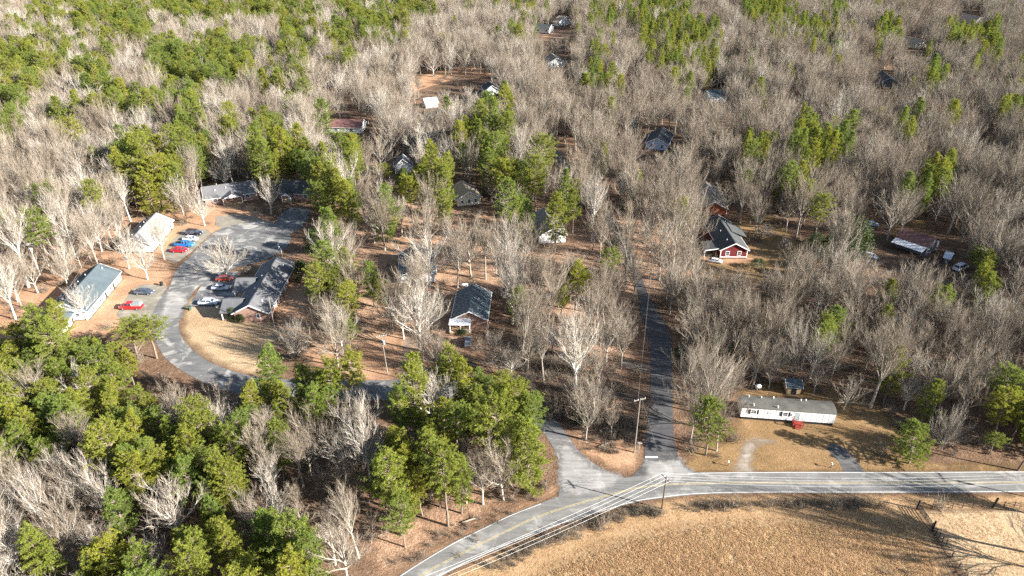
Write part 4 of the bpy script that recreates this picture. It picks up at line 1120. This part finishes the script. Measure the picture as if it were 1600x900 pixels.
for a in [(287, 335, 267, 45), (320, 353, 292, 48), (202, 420, 345, 52), (231, 437, 370, 55), (257, 405, 332, 45), (107, 430, 350, 55), (45, 449, 312, 66), (62, 430, 335, 50),
          (142, 352, 262, 60), (137, 500, 436, 58), (424, 335, 268, 44), (180, 819, 718, 78), (156, 864, 800, 80), (82, 855, 730, 60), (245, 906, 832, 66),
          (672, 448, 342, 105), (656, 548, 425, 112), (575, 720, 605, 100), (901, 630, 460, 115), (925, 376, 265, 55), (1412, 640, 572, 80)]: T('pale', *a)
for a in [(1000, 325, 237, 62), (1078, 402, 282, 85), (1134, 335, 272, 75), (1082, 560, 468, 75), (1152, 530, 440, 62), (1212, 550, 450, 66), (1296, 600, 520, 60),
          (1360, 637, 482, 95), (1460, 612, 555, 40), (1539, 578, 490, 80), (200, 833, 780, 32), (397, 840, 760, 60), (447, 725, 672, 55), (426, 780, 690, 55), (561, 872, 750, 60),
          (524, 882, 790, 46), (755, 770, 685, 60), (735, 180, 140, 36), (1100, 478, 408, 66), (1140, 480, 415, 60), (990, 470, 395, 50), (815, 560, 450, 60), (850, 600, 500, 55), (960, 480, 400, 55), (1040, 470, 395, 50)]: T('bare', *a)
for a in [(1096, 668, 548, 140), (355, 433, 374, 84), (1310, 462, 385, 100), (1240, 590, 502, 66), (1200, 480, 430, 60), (1470, 705, 640, 60), (1195, 372, 352, 34), (1225, 392, 372, 26), (465, 560, 505, 60), (770, 575, 520, 55)]: T('low', *a)
for a in [(700, 822, 688, 74), (628, 836, 697, 70), (775, 755, 600, 78), (828, 768, 640, 88), (650, 690, 548, 62), (712, 640, 538, 50), (730, 655, 548, 48), (430, 655, 535, 62), (560, 650, 545, 56), (482, 652, 566, 58),
          (522, 668, 562, 54), (475, 918, 800, 76), (415, 918, 846, 80), (182, 918, 838, 72), (60, 888, 838, 46), (312, 890, 822, 56), (338, 862, 798, 38), (352, 795, 700, 52), (385, 712, 650, 50), (296, 752, 680, 46), (277, 775, 706, 60),
          (207, 775, 650, 66), (240, 326, 237, 66), (302, 292, 190, 44), (420, 292, 187, 44), (448, 292, 190, 40), (470, 292, 226, 44), (522, 348, 242, 44), (540, 352, 256, 40), (520, 468, 365, 62), (548, 458, 378, 48), (502, 470, 420, 40), (697, 342, 250, 44),
          (788, 390, 268, 46), (820, 385, 304, 46), (867, 394, 294, 44), (598, 292, 250, 30), (630, 300, 256, 34), (656, 312, 257, 36), (740, 262, 226, 22), (772, 258, 146, 36), (732, 262, 185, 30), (750, 264, 180, 28), (1248, 330, 272, 28), (1258, 264, 190, 34),
          (1484, 312, 267, 26), (1520, 438, 380, 44), (1420, 724, 650, 66), (1437, 665, 588, 40), (1590, 735, 640, 56), (912, 478, 420, 32), (1456, 150, 110, 24), (1390, 78, 36, 32), (1545, 710, 672, 34), (245, 560, 490, 60), (215, 560, 488, 60), (90, 600, 478, 60), (110, 610, 500, 60)]: T('pine', *a)
for a in [(1322, 398, 326, 62), (955, 400, 368, 28), (1183, 420, 399, 27), (495, 396, 352, 36), (1172, 112, 68, 22), (1530, 80, 48, 30), (962, 132, 102, 22), (365, 500, 478, 16), (377, 503, 488, 14), (1060, 556, 540, 22)]: T('leaf', *a)
# big bare trees just beyond the frame whose shadows fall across the paddock
TREES.append(('low', G(1628, 893).x, G(1628, 893).y, 19, 15, 1, .5))
TREES.append(('bare', G(1680, 880).x, G(1680, 880).y, 17, 12, 1, 1.5))
TREES.append(('bare', G(1720, 830).x, G(1720, 830).y, 14, 10, 10, 2.5))
for px, py in ((1395, 790), (1330, 789)):
    pass
N_HAND = len(TREES)
BBH = [(p, mg, p.min(0) - 3, p.max(0) + 3) for p, mg in BLOCK]
def blocked(x, y):
    q = np.array([[x, y]])
    for p, mg, lo, hi in BBH:
        if lo[0] - mg < x < hi[0] + mg and lo[1] - mg < y < hi[1] + mg and sdist(p, q)[0] > -mg: return True
    return False
# every wood cell is filled row by row with jittered positions
BRUSH = []
grid = {}
def gkey(x, y): return int(x // 8), int(y // 8)
for t in TREES: grid.setdefault(gkey(t[1], t[2]), []).append(t)
def yy_near(y): return y < 160
def free(x, y, r):
    kx, ky = gkey(x, y)
    for i in (-1, 0, 1):
        for j in (-1, 0, 1):
            for t in grid.get((kx + i, ky + j), ()):
                rr = max(r, t[4] * (.26 if t[0] != 'pine' else .27 if yy_near(y) else .36))
                if (t[1] - x) ** 2 + (t[2] - y) ** 2 < rr * rr: return False
    return True
y = 62.0
while y < 980:
    step = 3.9 if y < 160 else 5.1 if y < 320 else 6.6
    half = (y * cp + CAM_H * sp) * .90 + 10
    x = -half
    while x < half:
        xx, yy = x + rng.uniform(-.45, .45) * step, y + rng.uniform(-.45, .45) * step
        x += step
        px, py = PX(xx, yy, 10)
        c = ROWS[min(max(int(py / 37.5), 0), 23)][min(max(int(px / 40), 0), 39)]
        bx, by = PX(xx, yy, 0)
        if c == '.': continue
        if py > 915 and xx > -5: continue
        if blocked(xx, yy): continue
        if by > 905 and bx > 560: continue
        if by < 900 and bx > 0:
            cb = ROWS[min(max(int(by / 37.5), 0), 23)][min(max(int(bx / 40), 0), 39)]
        else: cb = c
        rr = rng.random()
        if rr < .7: BRUSH.append((xx + rng.uniform(-2, 2), yy + rng.uniform(-2, 2)))
        if c in 'ST' and rng.random() < (.75 if c == 'S' else .55): continue
        if 470 < px < 1000 and 285 < py < 600 and rng.random() < .34: continue
        if c == 'P': kind = 'pine' if rng.random() < (.95 if yy < 160 else .85 if yy < 250 else .8) else 'bare'
        elif c == 'p': kind = 'pine' if rng.random() < .38 else 'bare'
        elif c == 'D': kind = 'leaf' if rng.random() < .5 else 'bare'
        else: kind = 'pine' if rng.random() < .025 else 'bare'
        if kind == 'bare' and rng.random() < (.28 if px < 820 else .07): kind = 'pale'
        near = yy < 150
        if kind == 'pine':
            h = rng.uniform(9.5, 14.5) if yy < 170 else rng.uniform(13, 20); w = h * (rng.uniform(.42, .56) if yy < 200 else rng.uniform(.42, .6))
            if py < 330 and rng.random() < .5: h *= 1.12
            if px > 850 and yy > 200: w *= .72
        elif kind == 'leaf': h = rng.uniform(6, 10); w = h * .8
        else:
            h = rng.triangular(7, 16, 12) if near else rng.triangular(8, 24, 15); w = h * rng.triangular(.42, 1.05, .78)
            if c == 'S': h *= .55
        tx, ty = PX(xx, yy, h * .9)
        hx = w / 2 * FOCAL / (yy * cp + CAM_H * sp)
        bad = False
        for (x0, y0, x1, y1) in CLEAR:
            if x0 - hx * (.5 if yy < 260 else .3) < px < x1 + hx * (.5 if yy < 260 else .3) and by > y0 and ty < y1 and by > (y0 + y1) / 2: bad = True; break
        if bad: continue
        if not free(xx, yy, w * (.27 if kind == 'pine' and yy < 160 else .36 if kind == 'pine' else .30)): continue
        ux, uy = xx - 57.0, yy - 112.0          # the clearing that lets the sun onto the mobile home
        al, ac = ux * .937 - uy * .35, ux * .35 + uy * .937
        if -4 < al < 36 and -9 < ac < 9.5: continue
        t = (kind, xx, yy, h, w, None, rng.uniform(0, 6.28))
        TREES.append(t); grid.setdefault(gkey(xx, yy), []).append(t)
    y += step
print('trees', len(TREES), 'brush', len(BRUSH))

def pick(kind, h, w, proto):
    P = {'bare': bare_protos[0::2], 'pale': bare_protos[1::2], 'low': low_protos, 'pine': pine_protos, 'leaf': leaf_protos}[kind]
    if proto is not None: return proto % len(P)
    best = sorted(range(len(P)), key=lambda i: abs(math.log((P[i][1] / P[i][0]) / (w / h))))
    return rng.choice(best[:4]) if kind != 'low' else rng.randrange(len(P))
# the 290 bare trees and 290 pines that show largest are objects of their own, the rest are two far woods
def shown(t):
    px, py = PX(t[1], t[2], t[3] * .5)
    if not (-20 < px < 1620 and -10 < py < 915): return 1e9
    return math.dist((t[1], t[2], 0), (0, 0, CAM_H)) - t[3] * 1.5
ranked = {'b': [], 'p': []}
for i, t in enumerate(TREES):
    ranked['p' if t[0] == 'pine' else 'l' if t[0] == 'leaf' else 'b'].append((-1 if i < N_HAND and shown(t) < 1e8 else shown(t), i)) if t[0] != 'leaf' else None
own = set()
for k in 'bp':
    own |= {i for s, i in sorted(ranked[k])[:290] if s < 1e8}
own |= {i for i, t in enumerate(TREES) if t[0] == 'leaf' and shown(t) < 330}
ORD = 'nearest second third fourth fifth sixth seventh eighth ninth tenth eleventh twelfth thirteenth fourteenth fifteenth sixteenth seventeenth eighteenth nineteenth twentieth'.split()
LAND += [('junction', G(960, 760)), ('dark roadside pole', G(1034, 795)), ('tan lawn inside the curve', G(340, 530)), ('leaning silvery pole', G(606, 586)), ('red pickup', G(206, 484)),
         ('cul-de-sac', G(400, 385)), ('grey junction pole', G(991, 707)), ('upper back lane', G(1005, 450)), ('gravel drive', G(1165, 715)), ('lower left road bank', G(680, 850)), ('far lane', G(985, 180)),
         ('clay clearing', G(690, 120)), ('bend of the side street', G(500, 608))]
bins = {}
for i in own:
    t = TREES[i]
    px, py = PX(t[1], t[2], 0)
    best = min(LAND, key=lambda l: math.dist(PX(l[1].x, l[1].y, 0), (px, py)))
    lx, ly = PX(best[1].x, best[1].y, 0)
    dx, dy = px - lx, py - ly
    dr = ('left of' if dx < 0 else 'right of') if abs(dx) > abs(dy) else ('behind' if dy < 0 else 'in front of')
    bins.setdefault((t[0], best[0], dr), []).append((math.hypot(dx, dy), i))
LAB = {}
for (kind, ln, dr), L in bins.items():
    for r_, (d, i) in enumerate(sorted(L)):
        t = TREES[i]
        size = 'tall' if t[3] > 15.5 else 'small' if t[3] < 10 else 'mid-height'
        noun = {'bare': 'grey bare tree', 'pale': 'pale bare tree', 'low': 'spreading bare tree', 'pine': 'pine', 'leaf': 'dark leafy evergreen'}[kind]
        LAB[i] = f"{size} {noun}, {ORD[r_] if r_ < 20 else str(r_ + 1) + {1: 'st', 2: 'nd', 3: 'rd'}.get((r_ + 1) % 10, 'th')} one {dr} the {ln}"
far = {'b': [], 'p': []}
for i, t in enumerate(TREES):
    kind, x, y, h, w, proto, spin = t
    pi = pick(kind, h, w, proto)
    if i not in own:
        far['p' if kind in ('pine', 'leaf') else 'b'].append((x, y, h, w, kind, pi, spin)); continue
    P = {'bare': bare_protos[0::2], 'pale': bare_protos[1::2], 'low': low_protos, 'pine': pine_protos, 'leaf': leaf_protos}[kind][pi]
    nm = {'pine': 'pine_tree', 'leaf': 'evergreen_tree'}.get(kind, 'bare_tree')
    o = thing(nm, LAB[i], 'tree', (x, y, 0), spin, {'pine': 'pines among the bare woods', 'leaf': 'leafy evergreens'}.get(kind, 'leafless trees of the woods'))
    o.scale = (w / P[1], w / P[1], h / P[0])
    o.rotation_euler = (rng.gauss(0, .045), rng.gauss(0, .045), spin)
    for part, me in (('trunk', P[2]), ('crown', P[3])):
        c = bpy.data.objects.new(part, me); C.objects.link(c); c.parent = o

# ------------------------------------------------------------------ masses nobody could count: scattered by geometry nodes
def scatter(name, label, meshes, items):
    """items: (x, y, z, mesh index, spin, sx, sy, sz); MESHES: lists of meshes that form one plant"""
    me = bpy.data.meshes.new(name)
    me.from_pydata([(i[0], i[1], i[2]) for i in items], [], [])
    n = len(items)
    for an, ty, key, data in (('pid', 'INT', 'value', [i[3] for i in items]), ('rot', 'FLOAT_VECTOR', 'vector', [c for i in items for c in (rng.gauss(0, .045), rng.gauss(0, .045), i[4])]), ('scl', 'FLOAT_VECTOR', 'vector', [c for i in items for c in i[5:8]])):
        a = me.attributes.new(an, ty, 'POINT'); a.data.foreach_set(key, data)
    o = bpy.data.objects.new(name, me); C.objects.link(o)
    stuff(o, label)
    ng = bpy.data.node_groups.new(name, 'GeometryNodeTree')
    ng.interface.new_socket('Geometry', in_out='INPUT', socket_type='NodeSocketGeometry')
    ng.interface.new_socket('Geometry', in_out='OUTPUT', socket_type='NodeSocketGeometry')
    N, K = ng.nodes, ng.links
    gi, go = N.new('NodeGroupInput'), N.new('NodeGroupOutput')
    iop = N.new('GeometryNodeInstanceOnPoints')
    join = N.new('GeometryNodeJoinGeometry')
    for ms in reversed(meshes):
        me2 = ms[0]
        if len(ms) > 1:                  # trunk and crown become one mesh with two materials
            me2 = bpy.data.meshes.new('far_tree')
            v, f, mi = [], [], []
            for k, m_ in enumerate(ms):
                n0 = len(v)
                v += [tuple(q.co) for q in m_.vertices]
                f += [tuple(i + n0 for i in p.vertices) for p in m_.polygons]
                mi += [k] * len(m_.polygons)
                me2.materials.append(m_.materials[0])
            me2.from_pydata(v, [], f)
            me2.polygons.foreach_set('material_index', mi)
        src = bpy.data.objects.new('plant_source', me2)
        oi = N.new('GeometryNodeObjectInfo'); oi.inputs[0].default_value = src
        g2 = N.new('GeometryNodeGeometryToInstance')
        K.new(oi.outputs['Geometry'], g2.inputs[0])
        K.new(g2.outputs[0], join.inputs[0])
    def attr(nm, ty):
        a = N.new('GeometryNodeInputNamedAttribute'); a.data_type = ty; a.inputs[0].default_value = nm
        return a.outputs[0]
    K.new(gi.outputs[0], iop.inputs['Points']); K.new(join.outputs[0], iop.inputs['Instance'])
    iop.inputs['Pick Instance'].default_value = True
    K.new(attr('pid', 'INT'), iop.inputs['Instance Index'])
    e2r = N.new('FunctionNodeEulerToRotation')
    K.new(attr('rot', 'FLOAT_VECTOR'), e2r.inputs[0]); K.new(e2r.outputs[0], iop.inputs['Rotation'])
    K.new(attr('scl', 'FLOAT_VECTOR'), iop.inputs['Scale'])
    K.new(iop.outputs[0], go.inputs[0])
    md = o.modifiers.new('scatter', 'NODES'); md.node_group = ng
    return o
allb = bare_protos[0::2] + bare_protos[1::2] + low_protos
off = {'bare': 0, 'pale': len(bare_protos) // 2, 'low': len(bare_protos)}
it = []
for x, y, h, w, kind, pi, spin in far['b']:
    P = allb[off[kind] + pi]
    it.append((x, y, 0, off[kind] + pi, spin, w / P[1], w / P[1], h / P[0]))
scatter('far_bare_woods', 'grey leafless woods running back from the houses', [[P[2], P[3]] for P in allb], it)
allp = pine_protos + leaf_protos
it = []
for x, y, h, w, kind, pi, spin in far['p']:
    k = pi + (len(pine_protos) if kind == 'leaf' else 0)
    it.append((x, y, 0, k, spin, w / allp[k][1], w / allp[k][1], h / allp[k][0]))
scatter('far_pine_woods', 'green pine woods towards the top of the view', [[P[2], P[3]] for P in allp], it)
it = []
for x, y in BRUSH:
    if blocked(x, y): continue
    s = rng.uniform(.5, 1.25)
    it.append((x, y, 0, rng.randrange(4), rng.uniform(0, 6.28), s * 1.2, s * 1.2, s))
# dense brush along the field edge and in the wedge between the streets
def band(px, w, n, lo=.4, hi=.8):
    P = [G(*p) for p in px]
    for k in range(n):
        i = rng.randrange(len(P) - 1)
        q = P[i].lerp(P[i + 1], rng.random())
        s = rng.uniform(lo, hi)
        it.append((q.x + rng.gauss(0, w), q.y + rng.gauss(0, w * .6), 0, rng.randrange(4), rng.uniform(0, 6.28), s, s, s))
band([(770, 890), (850, 850), (930, 818), (1000, 803), (1035, 800)], .9, 90)
band([(1080, 795), (1200, 790), (1320, 790), (1350, 790)], .7, 55)
band([(868, 640), (905, 645), (960, 660), (985, 672)], 2.6, 150, .5, 1.1)
band([(905, 690), (950, 706), (990, 700)], 1.4, 22, .3, .6)
band([(640, 868), (740, 815), (850, 755)], 2.2, 40, .25, .6)
band([(820, 610), (860, 560), (930, 600), (980, 640)], 4, 120, .5, 1.1)
scatter('undergrowth', 'brown leafless undergrowth on the woodland floor', [[m] for m in brush_meshes], it)
it = []
lo, hi = P_FIELD.min(0), P_FIELD.max(0)
pts = np.stack([nrg.uniform(max(lo[0], -15), hi[0], 26000), nrg.uniform(lo[1], hi[1], 26000)], 1)
d = sdist(P_FIELD, pts)
for (x, y), dd in zip(pts, d):
    if dd < rng.uniform(.2, 3.5): continue
    s = rng.uniform(.45, 1.1) * (1.0 if dd > 2.5 else .6)
    it.append((x, y, .02, rng.randrange(3), rng.uniform(0, 6.28), s * 1.2, s * 1.2, s))
scatter('tall_grass', 'tall dry orange grass covering the field', [[m] for m in tuft_meshes], it)
it = []
for poly, n, s0 in ((P_VERGE, 4500, .35), (P_PAD, 2500, .3)):
    lo, hi = poly.min(0), poly.max(0)
    hi[0] = min(hi[0], 85)
    pts = np.stack([nrg.uniform(lo[0], hi[0], n * 3), nrg.uniform(lo[1], hi[1], n * 3)], 1)
    d = sdist(poly, pts)
    for (x, y), dd in [q for q in zip(pts, d) if q[1] > .5][:n]:
        s = s0 * rng.uniform(.6, 1.3)
        it.append((x, y, .02, rng.randrange(3), rng.uniform(0, 6.28), s * 1.6, s * 1.6, s))
scatter('verge_grass', 'short dry grass of the road verge and paddock', [[m] for m in tuft_meshes], it)

# ------------------------------------------------------------------ countable shrubs and dead wood
def shrub(label, px, h, w, k=0, green=False):
    p = G(*px)
    P = leaf_protos[1]
    o = thing('evergreen_shrub' if green else 'bare_shrub', label, 'shrub', p, rng.uniform(0, 6.28), 'green shrubs' if green else 'leafless shrubs')
    if green:
        o.scale = (w / P[1], w / P[1], h / P[0])
        for part, me in (('stem', P[2]), ('foliage', P[3])):
            c = bpy.data.objects.new(part, me); C.objects.link(c); c.parent = o
    else:
        o.scale = (w / 3.2, w / 3.2, h / 2.4)
        c = bpy.data.objects.new('stems', pale_brush[k % 4]); C.objects.link(c); c.parent = o
for q, lb in (((1395, 873), 'round grey bush in the tree shadow, upper left of the field four'), ((1430, 876), 'round grey bush in the tree shadow, upper right of the field four'),
              ((1386, 897), 'round grey bush in the field, lower left of the four'), ((1418, 896), 'dark low bush in the field, lower right of the four')): shrub(lb, q, 1.3, 1.9, 1)
for k, (x, y, h) in enumerate(((1075, 793, 1.8), (1148, 792, 2.6), (1200, 793, 2.2), (1250, 796, 2.0), (1305, 796, 4.0), (1370, 795, 3.6), (1468, 794, 3.6), (1015, 800, 2.0), (940, 826, 3.0), (880, 845, 2.4))):
    shrub(('low grey shrub', 'pale spreading shrub')[h > 2.5] + f', {ORD[k]} one along the field edge counted from the dark roadside pole' if 0 else ('low grey shrub' if h <= 2.5 else 'pale tall shrub') + ' on the verge ' + ('right of the dark pole', 'below the gravel drive', 'below the white mobile home steps', 'below the mobile home right end', 'between mobile home and gate', 'just left of the black gate', 'just right of the black gate', 'left of the dark pole base', 'beside the road shadow of the pole', 'where the wires leave the road')[k], (x, y), h, h * 1.15, k)
shrub('green shrub at the near corner of the brick house', (362, 497), 1.6, 1.8, green=True)
shrub('clipped green shrub below the brick gable', (375, 499), 1.2, 1.4, green=True)
shrub('green shrub in front of the cottage porch', (722, 522), 1.4, 2.2, green=True)
shrub('glossy green shrub at the foot of the vine clad trunk', (905, 660), 2.6, 3.0, green=True)
shrub('dark green shrub by the wood edge behind the left pole', (187, 325), 3.0, 4.0, green=True)
for k, (x, y, a, L) in enumerate(((722, 818, 20, 3.5), (560, 690, 130, 6), (120, 760, 60, 7), (300, 870, 10, 5), (1380, 600, 170, 8), (935, 700, 30, 3))):
    m = MB(); e = Vector((math.cos(R(a)), math.sin(R(a)), 0)) * L
    m.tube([(0, 0, .16), e * .5 + Vector((0, .2, .2)), e + Vector((0, 0, .12))], [.17, .13, .07], 7)
    m.tube([e * .55 + Vector((0, .15, .2)), e * .8 + Vector((-.5, .9, .5))], [.06, .02], 5)
    o = m.build('fallen_log', m_logs); o.location = G(x, y)
    tag(o, 'fallen grey log ' + ('on the leafy road bank', 'among bare trees in the lower woods', 'in the lower left woods', 'near the bottom pines', 'in the shaded right woods', 'on the wedge between the side streets')[k], 'log', 'fallen logs')
